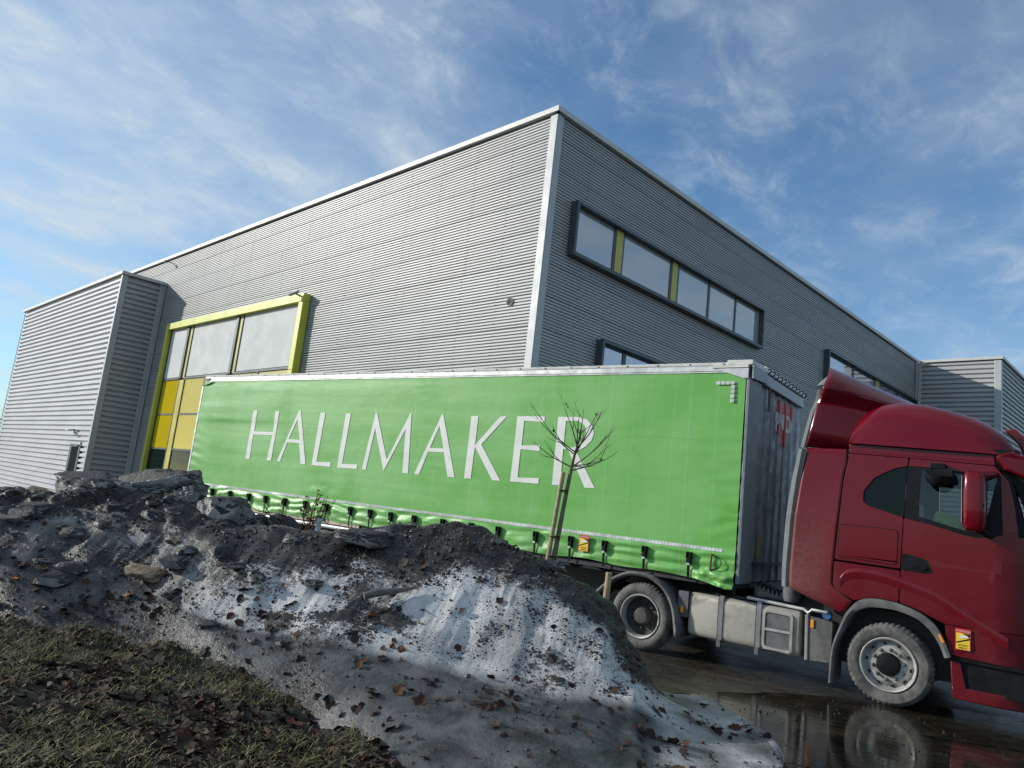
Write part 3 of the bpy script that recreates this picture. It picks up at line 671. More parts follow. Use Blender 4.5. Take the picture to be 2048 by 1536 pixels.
MB().obox((-0.1, -0.20, 0.04), Vector((1, 0, 0)), Vector((0, 0.97, 0.24)), Vector((0, -0.24, 0.97)), 0.2, 0.16, 0.04).build('lamp_shade', RAILW, c, bevel=0.015)
c = tag(empty('roof_spike', hall_pt(-25.0, -0.13, 11.72), -0.14008, local=True), 'tiny dark bracket under the parapet behind the annex', 'bracket')
MB().tube([(0, 0.12, 0), (0, -0.2, 0.02)], 0.02, 6).build('arm', DGREY, c); MB().box(-0.06, 0.06, -0.3, -0.16, -0.05, 0.05).build('head', DGREY, c)

# ------------------------------------------------------------------ semi trailer
trailer = tag(empty('semi_trailer', (-6.5, 1.27, 0)), 'long curtain-sided semi trailer with bright green tarpaulin and white capital letters', 'trailer')
TX0, TX1 = -12.94, -0.03
BUCK = [-12.44, -11.83, -11.15, -10.47, -9.89, -9.25, -8.61, -7.97, -7.30, -6.77, -6.24, -5.67, -5.01, -4.40, -3.84, -3.12, -2.49, -1.92, -1.29, -0.64]
BK = np.array(BUCK)
def curtain(x, z):
    """y of the tarpaulin at x, z (arrays); negative is outwards"""
    x = np.asarray(x, float); z = np.asarray(z, float)
    p = np.stack([x * 0.55, z * 1.4, x * 0], -1)
    y = fbm(p, 1.0, 3) * 0.007 + fbm(np.stack([x * 0.25, z * 5.5, x * 0 + 4], -1), 1, 3) * 0.004
    for s, zz_, a in ((-12.2, 2.93, 0.010), (-11.4, 2.93, 0.008), (-10.4, 2.95, 0.006)):
        y = y - a * np.exp(-((x - s) / 0.7) ** 2) / (1 + np.exp((zz_ - z) * 60)) * np.exp(-np.clip(z - zz_, 0, 9) * 1.6)
    low = np.clip((1.50 - z) / 0.10, 0, 1)
    dx = np.min(np.abs(x[..., None] - BK), axis=-1); loose = np.clip(dx / 0.22, 0, 1)
    fold = np.sin(z * 42 + 1.6 * fbm(np.stack([x * 1.1, z * 2, x * 0 + 9], -1), 1, 3) * 4) * 0.009 + np.sin(z * 21 + x * 0.4) * 0.006
    fold = fold + fbm(np.stack([x * 1.4, z * 9, x * 0 + 2], -1), 1, 3) * 0.016
    y = y + low * fold * (0.25 + 0.75 * loose) - low * 0.012 * loose
    mid = np.exp(-((x + 8.2) / 0.55) ** 2 - ((z - 1.62) / 0.16) ** 2); y = y - 0.010 * mid * (1 + fbm(np.stack([x * 3, z * 8, x * 0], -1), 1, 3) * 1.5)
    fr = np.clip((x + 0.55) / 0.5, 0, 1); y = y + fr * np.sin(z * 26 + fbm(np.stack([x, z * 3, x * 0 + 7], -1), 2, 3) * 5) * 0.006 * np.clip((3.3 - z) / 1.5, 0, 1)
    rr = np.clip((-12.35 - x) / 0.5, 0, 1); y = y + rr * np.sin(z * 30 + x * 5) * 0.006 * np.clip((3 - z), 0, 1)
    # drooping front corner of the hem
    cor = np.clip((x + 0.62) / 0.15, 0, 1) * np.clip((1.28 - z) / 0.12, 0, 1); y = y - cor * (0.035 + 0.05 * fbm(np.stack([x * 6, z * 9, x * 0], -1), 1, 3))
    return y - 0.012
def hem(x):
    h = 1.097 + 0.010 * np.sin(x * 2.1) + 0.012 * np.sin(x * 5.3 + 1)
    h = h - 0.10 * np.clip((x + 0.55) / 0.42, 0, 1) ** 1.3
    return h + 0.05 * np.clip((-10.9 - x) / 2, 0, 1)
xs_ = np.linspace(TX0, TX1, 760); tt = np.concatenate([np.linspace(0, 1, 60) * 0.16, 0.16 + 0.84 * np.linspace(0.02, 1, 70)])
Xg, Tg = np.meshgrid(xs_, tt, indexing='ij'); Hg = hem(Xg); Zg = Hg + (3.85 - Hg) * Tg
# torn-back top rear corner
Yg = curtain(Xg, Zg)
b = MB().loft([[(Xg[i, j], Yg[i, j], Zg[i, j]) for j in range(len(tt))] for i in range(len(xs_))])
cur = b.build('curtain', TARP, trailer); cur.data.polygons.foreach_set('use_smooth', [True] * len(cur.data.polygons))
if cur.data.polygons[900].normal.y > 0: cur.data.flip_normals()
# printed capitals
def densify(poly, n=0.12):
    P = []
    for i in range(len(poly)):
        a, c = poly[i], poly[(i + 1) % len(poly)]; k = max(1, int(math.dist(a, c) / n))
        P += [(a[0] + (c[0] - a[0]) * t / k, a[1] + (c[1] - a[1]) * t / k) for t in range(k)]
    return P
for ch, poly, holes in LETTERS:
    bmv = bmesh.new()
    q = MB().plate(densify(poly), 0, 1, [densify(h) for h in holes])
    n2 = len(q.v) // 2; V = q.v[:n2]; F = [f for f in q.f if max(f) < n2]
    vv = [bmv.verts.new(p) for p in V]
    for f in F: bmv.faces.new([vv[i] for i in f])
    bmesh.ops.subdivide_edges(bmv, edges=[e for e in bmv.edges if e.calc_length() > 0.16], cuts=2, use_grid_fill=False)
    bmesh.ops.triangulate(bmv, faces=bmv.faces)
    xx = np.array([v.co.x for v in bmv.verts]); zz_ = np.array([v.co.z for v in bmv.verts]); yy = curtain(xx, zz_) - 0.006
    for v, y in zip(bmv.verts, yy): v.co.y = y
    me = bpy.data.meshes.new('letter'); bmv.to_mesh(me); bmv.free()
    o = put('letter', me, WHITE, cur)
    if sum(p.normal.y for p in me.polygons) > 0: me.flip_normals()
    o['label'] = 'white capital letter ' + ch
# reflective tape: dashes along the hem and the bracket in the top front corner
b = MB(); x = -12.82
while x < -0.24:
    w = 0.046
    y = curtain(np.array([x, x + w, x, x + w]), np.array([1.455, 1.455, 1.50, 1.50])) - 0.005
    b.add([(x, y[0], 1.457), (x + w, y[1], 1.457), (x + w, y[3], 1.500), (x, y[2], 1.500)], [(0, 1, 2, 3)]); x += 0.0505
b.build('reflective_tape', REFL, cur, kind='stuff')
for k in range(4):
    MB().box(-0.43 + 0.066 * k, -0.375 + 0.066 * k, -0.03, -0.026, 3.685, 3.73).build('tape_mark', REFL, cur)
    MB().box(-0.222, -0.168, -0.03, -0.026, 3.625 - 0.062 * k, 3.675 - 0.062 * k).build('tape_mark', REFL, cur)
# buckles: fork, body, strap
def buckle(x):
    y0 = -0.045
    b = MB(); b.box(x - 0.034, x - 0.016, y0 - 0.035, y0 + 0.03, 1.33, 1.408); b.box(x + 0.016, x + 0.034, y0 - 0.035, y0 + 0.03, 1.33, 1.408)
    b.box(x - 0.029, x + 0.029, y0 - 0.03, y0 + 0.03, 1.25, 1.335); b.box(x - 0.05, x + 0.05, y0 - 0.012, y0 + 0.02, 1.325, 1.34)
    o = b.build('buckle', BLACK, cur, bevel=0.004)
    t = MB(); zs = [1.26, 1.2, 1.12, 1.075, 1.05]
    for z in zs: t.v += [(x - 0.020, y0 - 0.004 + (1.26 - z) * 0.08, z), (x + 0.020, y0 - 0.004 + (1.26 - z) * 0.08, z)]
    t.f = [(2 * i, 2 * i + 1, 2 * i + 3, 2 * i + 2) for i in range(len(zs) - 1)]
    t.build('strap', BLACK, cur); MB().box(x - 0.022, x + 0.022, y0 - 0.034, y0 - 0.006, 1.235, 1.262).build('clasp', REFL, cur)
for x in BUCK: buckle(x)
b = MB(); b.tube([(-0.33, -0.05, 1.42), (-0.335, -0.055, 1.3), (-0.34, -0.05, 1.20)], 0.013, 6); b.build('hook_rod', simple('rust', (0.16, 0.07, 0.03), 0.8), cur)
b = MB(); b.tube([(-0.33, -0.055, 1.42), (-0.22, -0.06, 1.38), (-0.19, -0.06, 1.31), (-0.22, -0.06, 1.25), (-0.32, -0.06, 1.22)], 0.006, 5); b.build('cord', BLACK, cur)
# roof edge, rails, corner posts
b = MB(); b.box(-12.96, 0.0, -0.004, 2.55, 3.955, 4.0); b.build('roof', RAILW, trailer, bevel=0.01)
for k in range(26):
    x = -12.6 + k * 0.49; MB().tube([(x, -0.012, 3.976), (x, 0.0, 3.976)], 0.012, 8).build('rivet', DGREY, trailer)
b = MB(); b.box(-12.95, -0.30, -0.012, 0.06, 3.875, 3.95); b.box(-12.95, -0.30, -0.020, 0.05, 3.848, 3.870); b.build('top_rail', ALU, trailer, bevel=0.006)
b = MB(); b.plate([(-0.52, 3.95), (-0.5, 3.915), (0.0, 3.92), (0.0, 3.955)], -0.03, 0.1); b.build('corner_cap', RAILW, trailer, bevel=0.004)
b = MB(); b.plate([(-0.42, 3.912), (-0.33, 3.862), (-0.06, 3.77), (0.005, 3.77), (0.005, 3.914)], -0.022, 0.1); b.build('corner_plate', ALU, trailer, bevel=0.004)
b = MB(); b.box(-13.02, -12.955, -0.015, 0.16, 1.05, 3.9); b.build('rear_post', ALU, trailer, bevel=0.008)
b = MB(); b.plate([(-13.0, 3.93), (-12.72, 3.93), (-12.78, 3.86), (-12.86, 3.79), (-12.97, 3.74), (-13.0, 3.76)], -0.03, -0.013); b.build('torn_flap', simple('brown_flap', (0.20, 0.17, 0.15), 0.7), trailer)
b = MB(); b.plate([(-12.86, 3.85), (-12.55, 3.853), (-12.68, 3.80), (-12.90, 3.755)], -0.045, -0.035); b.build('folded_corner', TARP, trailer)
MB().box(-12.97, -12.95, 0.0, 2.55, 1.1, 3.95).build('rear_doors', BULK, trailer)
MB().box(-12.94, -0.05, 0.06, 0.08, 1.2, 3.95).build('load_wall', DARKMET, trailer); MB().box(-12.94, -0.05, 2.53, 2.55, 1.1, 3.95).build('far_curtain', TARP, trailer)
# front bulkhead, ribbed
b = MB(); P = [(0.0, 0.0), (0.0, 0.50)]
y = 0.50
while y < 2.40:
    P += [(-0.0, y + 0.02), (-0.022, y + 0.06), (-0.022, y + 0.26), (0.0, y + 0.30)]; y += 0.32
P += [(0.0, 2.55)]
b.loft([[(p[0], p[1], 1.10) for p in P], [(p[0], p[1], 3.80) for p in P]])
bulk = b.build('bulkhead', BULK, trailer, fix=False)
if sum(p.normal.x for p in bulk.data.polygons) < 0: bulk.data.flip_normals()
MB().box(-0.02, 0.035, -0.005, 0.47, 1.08, 3.79).build('front_post', simple('post_grey', (0.16, 0.185, 0.205), 0.45), trailer, bevel=0.012)
MB().plate([(0.0, 3.765), (0.56, 3.80), (0.56, 3.955), (0.0, 3.955)], -0.02, 0.06, xf=lambda a, y, z: (0.05 + y * 0.5, a, z)).build('front_corner_box', simple('box_grey', (0.22, 0.25, 0.28), 0.45), trailer, bevel=0.01)
MB().box(-0.01, 0.05, 0.57, 2.55, 3.80, 3.955).build('front_header', simple('header_grey', (0.34, 0.375, 0.40), 0.45), trailer, bevel=0.012)
b = MB()
b.box(-0.01, 0.055, 0.565, 2.56, 3.975, 4.06); b.build('roof_lip', ALU, trailer, bevel=0.01)
MB().box(-0.3, 0.06, -0.012, 0.56, 3.958, 4.03).build('roof_corner', RAILW, trailer, bevel=0.012)
for k in range(11):
    y = 0.66 + k * 0.185
    MB().tube([(0.056, y, 4.035), (0.075, y + 0.03, 4.04), (0.08, y + 0.04, 4.015), (0.075, y + 0.02, 3.995), (0.06, y + 0.055, 3.985)], 0.010, 6).build('roof_hook', BLACK, trailer)
bd = MB().lathe([(0.0, 0.063), (0.062, 0.063), (0.062, 0.05)], (0.0, 0.26, 3.865), 'x', 24).build('badge', BLUEP, trailer)
def text(s, size, loc, rot, mat, parent, name='lettering', ext=0.0008, sx=1.0, bold=0.0):
    c = bpy.data.curves.new(name, 'FONT'); c.body = s; c.size = size; c.align_x = 'CENTER'; c.align_y = 'CENTER'; c.extrude = ext; c.offset = bold; c.resolution_u = 4
    tmp = bpy.data.objects.new(name, c); me = bpy.data.meshes.new_from_object(tmp); bpy.data.objects.remove(tmp); bpy.data.curves.remove(c)
    me.materials.clear(); me.materials.append(mat); o = bpy.data.objects.new(name, me); COL.objects.link(o)
    o.location = loc; o.rotation_euler = rot; o.scale = (sx, 1, 1)
    adopt(o, parent); return o
text('8', 0.10, (0.065, 0.26, 3.865), (R(90), 0, R(90)), WHITE, bd, bold=0.004)
# red emblem with white letters across the ribs
def ribx(y):
    t = (y - 0.5) % 0.32
    return 0.004 + (0.0 if t < 0.02 or t > 0.30 else (-0.022 if 0.06 < t < 0.26 else -0.022 * ((t - 0.02) / 0.04 if t <= 0.06 else (0.30 - t) / 0.04)))
b = MB(); ys = np.linspace(1.37, 2.16, 60)
bot = np.interp(ys, [1.37, 1.45, 1.62, 1.78, 2.0, 2.16], [3.30, 3.20, 3.10, 3.06, 3.30, 3.52])
b.loft([[(ribx(y), y, 3.74) for y in ys], [(ribx(y), y, z) for y, z in zip(ys, bot)]]); lg = b.build('emblem', REDP, bulk)
def ribletter(poly, holes=()):
    bmv = bmesh.new(); q = MB().plate(densify(poly, 0.03), 0, 1, [densify(h, 0.03) for h in holes]); n2 = len(q.v) // 2
    vv = [bmv.verts.new((0, p[0], p[2])) for p in q.v[:n2]]
    for f in q.f:
        if max(f) < n2: bmv.faces.new([vv[i] for i in f])
    bmesh.ops.triangulate(bmv, faces=bmv.faces); bmesh.ops.subdivide_edges(bmv, edges=[e for e in bmv.edges if e.calc_length() > 0.05], cuts=2)
    for v in bmv.verts: v.co.x = ribx(v.co.y) + 0.004
    me = bpy.data.meshes.new('emblem_letter'); bmv.to_mesh(me); bmv.free(); put('emblem_letter', me, WHITE, bulk)
def ring(cy, cz, ry, rz, n=20): return [(cy + ry * math.cos(2 * math.pi * k / n), cz + rz * math.sin(2 * math.pi * k / n)) for k in range(n)]
ribletter(ring(1.37, 3.45, 0.085, 0.10), [ring(1.37, 3.45, 0.04, 0.055)]); MB().box(0.0, 0.012, 1.275, 1.32, 3.25, 3.53).build('emblem_letter', WHITE, bulk)
ribletter([(1.49, 3.33), (1.49, 3.56), (1.57, 3.56), (1.66, 3.43), (1.66, 3.56), (1.73, 3.56), (1.73, 3.33), (1.66, 3.33), (1.56, 3.46), (1.56, 3.33)])
ribletter(ring(1.94, 3.44, 0.165, 0.135), [ring(1.94, 3.44, 0.075, 0.085)])
pl = MB().box(0.036, 0.042, 0.62, 0.78, 1.42, 1.72).build('maker_plate', simple('dirty_yellow', (0.42, 0.32, 0.04), 0.6), bulk)
MB().box(0.0, 0.05, 0.48, 2.5, 1.32, 1.36).build('bulkhead_step', DARKMET, trailer)
b = MB(); b.tube([(0.04, 0.75, 3.80), (0.06, 0.75, 3.77), (0.055, 0.76, 3.45)], 0.018, 6); b.build('lashing_handle', DGREY, trailer)
# running gear and side rails
b = MB(); b.box(-12.95, -0.02, 0.02, 2.5, 1.02, 1.085); b.build('floor', DARKMET, trailer)
MB().box(-12.95, -7.05, -0.005, 0.03, 1.04, 1.10).build('side_board', simple('pale_sideboard', (0.50, 0.42, 0.31), 0.7), trailer)
for k in range(14): MB().tube([(-12.6 + 0.42 * k, -0.012, 1.07), (-12.6 + 0.42 * k, 0.0, 1.07)], 0.012, 6).build('bolt', DGREY, trailer)
b = MB(); b.tube([(-12.9, 0.02, 0.985), (-7.05, 0.02, 0.985)], 0.045, 10); b.build('side_bar', simple('steel_bar', (0.33, 0.34, 0.35), 0.4, 0.5), trailer, smooth=True)
b = MB(); b.tube([(-12.9, 0.03, 0.78), (-7.05, 0.03, 0.78)], 0.045, 10); b.build('side_bar', simple('steel_bar_low', (0.22, 0.225, 0.23), 0.4, 0.5), trailer, smooth=True)
for y in (0.75, 1.7): MB().box(-12.9, -0.3, y, y + 0.12, 0.68, 1.02).build('chassis_rail', DARKMET, trailer)
MB().box(-6.9, -6.84, 0.03, 0.12, 0.86, 1.08).build('marker_bracket', RAILW, trailer); MB().box(-6.78, -6.68, -0.005, 0.03, 1.0, 1.05).build('side_marker', AMBER, trailer)
for x in (-4.6,):
    for y in (0.45, 1.95): MB().box(x, x + 0.14, y, y + 0.14, 0.12, 1.02).build('landing_leg', DARKMET, trailer); MB().box(x - 0.1, x + 0.24, y - 0.08, y + 0.22, 0.06, 0.12).build('landing_foot', DARKMET, trailer)
b = MB(); b.tube([(-3.1, 0.2, 1.06), (-2.9, 0.16, 0.99), (-2.7, 0.16, 1.05), (-2.5, 0.16, 0.97), (-2.25, 0.16, 1.05), (-2.0, 0.16, 0.98), (-1.5, 0.2, 1.03)], 0.018, 6); b.build('air_hose', BLACK, trailer, smooth=True)
MB().box(-3.2, -1.2, 0.18, 0.24, 0.97, 1.05).build('side_beam', simple('bluegrey_beam', (0.20, 0.23, 0.27), 0.5), trailer)

# ------------------------------------------------------------------ wheels
def wheel(parent, cx, cz, y, r, front, name='wheel'):
    n = 192; wdt = 0.28
    prof = [(0.292, 0.02), (0.315, -0.002), (0.36, -0.010), (0.405, -0.004), (r - 0.030, 0.014), (r - 0.010, 0.034), (r, 0.06), (r, wdt - 0.06), (r - 0.03, wdt - 0.014), (0.36, wdt), (0.29, wdt - 0.02)]
    groove = lambda j, k, rr: rr - ((0.012 if j >= 5 else 0.004) if (k % 4 == 0) and 4 <= j <= 8 else 0.0)
    w = MB().lathe(prof, (cx, y, cz), 'y', n, groove).build(name, TYRE, parent, smooth='x')
    if front:
        rp = [(0.296, 0.03), (0.296, 0.002), (0.288, -0.008), (0.276, -0.004), (0.268, 0.018), (0.258, 0.055), (0.245, 0.075), (0.205, 0.050), (0.196, 0.042), (0.13, 0.042), (0.12, 0.05), (0.0, 0.05)]
        MB().lathe(rp, (cx, y, cz), 'y', 64).build('rim', RIM, w, smooth='x')
        MB().lathe([(0.125, 0.05), (0.122, 0.02), (0.105, -0.01), (0.06, -0.02), (0.0, -0.02)], (cx, y, cz), 'y', 40).build('hub', BLACK, w, smooth='x')
        nr, ny = 0.163, 0.042
    else:
        rp = [(0.296, 0.03), (0.296, 0.002), (0.288, -0.008), (0.276, -0.004), (0.268, 0.02), (0.255, 0.10), (0.245, 0.145), (0.20, 0.155), (0.0, 0.155)]
        w2 = MB().lathe(rp, (cx, y, cz), 'y', 64).build('rim', RIM, w, smooth='x')
        MB().lathe([(0.254, 0.101), (0.243, 0.142), (0.20, 0.150), (0.0, 0.150)], (cx, y, cz), 'y', 48).build('rim_dish', RIMD, w, smooth='x')
        MB().lathe([(0.115, 0.15), (0.112, 0.06), (0.09, 0.03), (0.0, 0.025)], (cx, y, cz), 'y', 40).build('hub', RIMD, w, smooth='x')
        nr, ny = 0.165, 0.15
    for k in range(10):
        a = 2 * math.pi * (k + 0.3) / 10; px, pz = cx + nr * math.cos(a), cz + nr * math.sin(a)
        MB().lathe([(0.022, ny), (0.022, ny - 0.006), (0.016, ny - 0.008), (0.016, ny - 0.03), (0.010, ny - 0.036), (0.0, ny - 0.036)], (px, y, pz), 'y', 12).build('lug_nut', DGREY if front else RIMD, w)
        if k % 1 == 0 and front:
            a += math.pi / 10; px, pz = cx + 0.228 * math.cos(a), cz + 0.228 * math.sin(a); t = Vector((-math.sin(a), 0, math.cos(a))); rd = Vector((math.cos(a), 0, math.sin(a)))
            MB().obox((px, y + 0.064, pz), t, Vector((0, 1, 0)), rd, 0.017, 0.012, 0.009).build('hand_hole', BLACK, w)
    return w
for x in (-8.0, -9.31, -10.62): wheel(trailer, x, 0.47, 0.02, 0.47, False)

# ------------------------------------------------------------------ tractor unit
truck = tag(empty('tractor_truck', (1.2, 1.25, 0)), 'dark red high-roof tractor truck with dusty lower panels, coupled to the green trailer', 'truck')
def dep(xa, za, Y): 
    k = (Y + 9.687) / 9.687
    return (3.318 + (xa - 3.318) * k, 1.732 + (za - 1.732) * k)
def plt(name, outer, y0=0.0, y1=0.05, holes=(), mat=RED, parent=truck, bevel=0.008, xf=None, smooth=False):
    q = MB().plate(outer, y0, y1, holes, None if xf is lean else xf)
    if xf is not lean: return q.build(name, mat, parent, bevel=bevel, smooth=smooth)
    bmv = bmesh.new(); bmv.from_mesh(q.mesh(name))
    for ax, vals in (((0, 0, 1), (0.7, 0.85, 1.0, 1.12, 1.25, 1.6, 2.05, 2.3, 2.6)), ((1, 0, 0), (2.72, 2.78, 2.84, 2.90, 2.96, 3.02, 3.07))):
        for v in vals:
            bmesh.ops.bisect_plane(bmv, geom=bmv.verts[:] + bmv.edges[:] + bmv.faces[:], plane_co=Vector(ax) * v, plane_no=ax, dist=1e-5)
    for v in bmv.verts: v.co = lean(*v.co)
    me = bpy.data.meshes.new(name); bmv.to_mesh(me); bmv.free()
    return put(name, me, mat, parent, smooth='x', bevel=bevel)
def rounded(poly, r=0.03, n=4):
    P = []
    for i in range(len(poly)):
        a, b, c = Vector(poly[i - 1]), Vector(poly[i]), Vector(poly[(i + 1) % len(poly)])
        u, v = (a - b), (c - b); q = min(r, u.length * 0.4, v.length * 0.4)
        p0, p2 = b + u.normalized() * q, b + v.normalized() * q
        for k in range(n + 1):
            t = k / n; p = p0 * (1 - t) ** 2 + b * 2 * t * (1 - t) + p2 * t * t; P.append((p.x, p.y))
    return P
# slight tumblehome: sides lean in above 2.1 m, bulge low down
def lean(x, y, z):
    return (x, y + max(0, z - 2.05) * 0.055 + max(0, 1.25 - z) * 0.03 + max(0, x - 2.72) ** 2 * 0.9, z)
WIN = [(1.455, 2.381), (1.459, 2.26), (1.509, 2.214), (1.905, 2.106)]
winL = [(1.455, 2.381), (1.459, 2.26), (1.509, 2.214), (1.897, 2.108), (1.916, 2.708), (1.803, 2.682), (1.687, 2.622), (1.571, 2.55)]
winR = [(1.915, 2.104), (2.187, 2.05), (2.473, 1.976), (2.61, 1.957), (2.72, 1.972), (2.85, 2.01), (2.83, 2.655), (2.549, 2.672), (2.132, 2.706), (1.925, 2.710)]
side = [(1.276, 2.828), (1.925, 2.800), (1.916, 2.708), (1.803, 2.682), (1.687, 2.622), (1.571, 2.55), (1.455, 2.381), (1.459, 2.26), (1.509, 2.214), (1.890, 2.110), (1.884, 1.95), (1.874, 1.705), (1.869, 1.530), (1.166, 1.548), (1.195, 1.96), (1.232, 2.5), (1.272, 2.736)]
plt('side_panel', rounded(side, 0.022), 0.0, 0.05, xf=lean)
lowside = [(1.165, 1.524), (1.869, 1.506), (1.858, 1.16), (1.6, 1.168), (1.45, 1.122), (1.395, 1.10), (1.205, 1.185), (1.158, 1.245), (1.158, 1.4)]
plt('lower_side_panel', rounded(lowside, 0.02), 0.0, 0.05, xf=lean)
doorp = [(1.940, 2.800), (2.765, 2.757), (2.90, 2.60), (3.02, 2.05), (3.10, 1.55), (3.10, 1.00), (2.32, 1.0), (2.20, 1.045), (2.06, 1.105), (1.95, 1.140), (1.872, 1.157), (1.885, 1.705), (1.899, 2.106), (2.187, 2.05), (2.473, 1.976), (2.61, 1.957), (2.72, 1.972), (2.85, 2.01), (2.83, 2.655), (2.549, 2.672), (2.132, 2.706), (1.928, 2.712)]
plt('door', rounded(doorp, 0.018), -0.004, 0.05, xf=lean)
lowf = [(2.32, 0.992), (3.10, 0.992), (3.10, 0.66), (2.79, 0.665), (2.40, 0.685), (2.378, 0.70), (2.34, 0.82)]
plt('front_quarter', rounded(lowf, 0.015), -0.004, 0.05, xf=lean)
# arch bulge over the wheel, hatch, seams in relief
def arcpts(pts, n=6):
    P = np.array(pts); return crom(P, (len(pts) - 1) * n + 1)
ab = arcpts([(1.24, 1.33), (1.30, 1.41), (1.42, 1.455), (1.65, 1.45), (1.95, 1.385), (2.25, 1.29), (2.55, 1.12), (2.9, 0.93)])
b = MB(); b.loft([[(x, -0.003, z + 0.022) for x, z in ab], [(x, -0.016, z) for x, z in ab], [(x, -0.016, z - 0.03) for x, z in ab], [(x, -0.003, z - 0.10) for x, z in ab]])
ar = b.build('wing_swage', RED, truck, smooth='x')
ar.data.polygons.foreach_set('use_smooth', [True] * len(ar.data.polygons))
if sum(p.normal.y for p in ar.data.polygons) > 0: ar.data.flip_normals()
h0 = [(1.219, 1.964), (1.84, 1.957), (1.834, 1.565), (1.205, 1.588)]
hatch = plt('locker_hatch', rounded(h0, 0.05, 6), -0.006, 0.0, xf=lean, bevel=0.003)
g1 = rounded(h0, 0.05, 6); cxh = sum(p[0] for p in g1) / len(g1); czh = sum(p[1] for p in g1) / len(g1)
grow = lambda k: [(cxh + (x - cxh) * (1 + k), czh + (z - czh) * (1 + k * 1.5)) for x, z in g1]
plt('hatch_gap', grow(0.028), -0.0025, 0.002, [g1], BLACK, bevel=0, xf=lean)
# window glass and black surrounds
sw = plt('quarter_window', rounded([(x, z) for x, z in winL], 0.035), 0.012, 0.02, mat=GLASS_D, bevel=0, xf=lean)
dw = plt('door_window', rounded(winR, 0.03), 0.014, 0.018, mat=CABGLASS, bevel=0, xf=lean)
plt('window_post', [(1.903, 2.104), (2.04, 2.080), (2.062, 2.708), (1.922, 2.710)], 0.004, 0.05, mat=BLACK, xf=lean, bevel=0.003)
plt('window_seal', [(2.04, 2.082), (2.187, 2.052), (2.473, 1.978), (2.61, 1.959), (2.72, 1.974), (2.85, 2.012), (2.85, 2.06), (2.70, 2.02), (2.48, 2.03), (2.04, 2.14)], 0.006, 0.03, mat=BLACK, xf=lean, bevel=0.003)
plt('window_seal', [(2.062, 2.706), (2.132, 2.704), (2.549, 2.670), (2.83, 2.653), (2.83, 2.63), (2.55, 2.645), (2.06, 2.68)], 0.006, 0.03, mat=BLACK, xf=lean, bevel=0.003)
plt('quarter_light', [(2.66, 1.97), (2.85, 2.012), (2.83, 2.65), (2.80, 2.655)], 0.008, 0.03, mat=BLACK, xf=lean, bevel=0.003)
# rain channel / dark step between cab and roof
plt('roof_step', [(1.268, 2.95), (2.76, 2.885), (2.775, 2.765), (1.930, 2.808), (1.276, 2.836)], 0.045, 0.10, xf=lean, bevel=0.01)
plt('gutter', [(1.272, 2.872), (2.768, 2.806), (2.77, 2.768), (1.276, 2.838)], 0.006, 0.05, xf=lean, bevel=0.008)
# inner cab shell
b = MB(); b.box(0.75, 1.30, 0.15, 2.4, 1.15, 2.88); b.box(1.30, 2.74, 0.12, 2.40, 1.05, 1.95); b.box(1.30, 1.92, 0.14, 0.17, 1.9, 2.88); b.box(1.30, 3.0, 0.1, 2.4, 2.72, 2.95)
b.build('cab_inner', BLACK, truck)
plt('far_side', [(0.7, 1.0), (3.05, 0.7), (3.05, 2.0), (2.85, 2.85), (0.7, 2.9)], 2.45, 2.50, [[(1.98, 2.12), (2.8, 1.98), (2.78, 2.66), (1.98, 2.68)]])
# roof shell: lofted sections
st = [(1.262, 2.965), (1.272, 3.05), (1.292, 3.16), (1.33, 3.27), (1.39, 3.36), (1.47, 3.43), (1.60, 3.49), (1.80, 3.515), (2.05, 3.49), (2.30, 3.43), (2.52, 3.355), (2.70, 3.27), (2.82, 3.17), (2.90, 3.06), (2.96, 2.96), (3.0, 2.88)]
rows = []
for x, zt in st:
    zb = 2.958 - max(0, x - 1.26) * 0.043; zt = max(zt, zb + 0.004); hgt = zt - zb; r = min(0.30, hgt * 0.85)
    inx = 0.035 + max(0, x - 2.6) ** 2 * 1.1; sec = [(x, inx, zb)]
    sec += [(x, inx + 0.012 + hgt * 0.03, zb + (hgt - r) * 0.6)]
    for k in range(9):
        a = math.pi / 2 * k / 8; sec.append((x, inx + 0.03 + hgt * 0.05 + r * (1 - math.cos(a)), zt - r + r * math.sin(a)))
    half = sec + [(x, 0.9, zt + 0.02), (x, 1.25, zt + 0.03)]
    rows.append(half + [(p[0], 2.5 - p[1], p[2]) for p in half[:-1][::-1]])
b = MB().loft(rows, caps=True); o = b.build('roof_shell', RED, truck, fix=True); o.data.polygons.foreach_set('use_smooth', [True] * len(o.data.polygons)); o.data.set_sharp_from_angle(angle=R(50))
# side collar behind the cab (lower), and the roof air deflector above it
def surf(name, grid, mat, thick=0.03, smooth=True, parent=truck):
    b = MB().loft(grid); o = b.build(name, mat, parent, fix=True)
    if sum(p.normal.y for p in o.data.polygons) > 0: o.data.flip_normals()
    if smooth: o.data.polygons.foreach_set('use_smooth', [True] * len(o.data.polygons)); o.data.set_sharp_from_angle(angle=R(35))
    md = o.modifiers.new('thickness', 'SOLIDIFY'); md.thickness = thick; md.offset = -1
    return o
seam = [(1.05, 1.385), (1.10, 1.385), (1.19, 1.195), (1.245, 1.148), (1.4, 1.152), (1.53, 1.158), (1.964, 1.187), (2.497, 1.223), (2.736, 1.262), (2.87, 1.262)]
seamx = lambda z: float(np.interp(z, [s[0] for s in seam], [s[1] for s in seam]))
rearx = lambda z: float(np.interp(z, [1.0, 1.37, 2.0, 2.46, 2.87, 3.3, 3.66, 3.82], [0.648, 0.644, 0.672, 0.715, 0.775, 0.86, 0.955, 1.02]))
def botz(t): return float(np.interp(t, [0, 0.08, 0.62, 0.86, 1], [1.16, 1.115, 0.985, 0.928, 1.09]))
grid = []
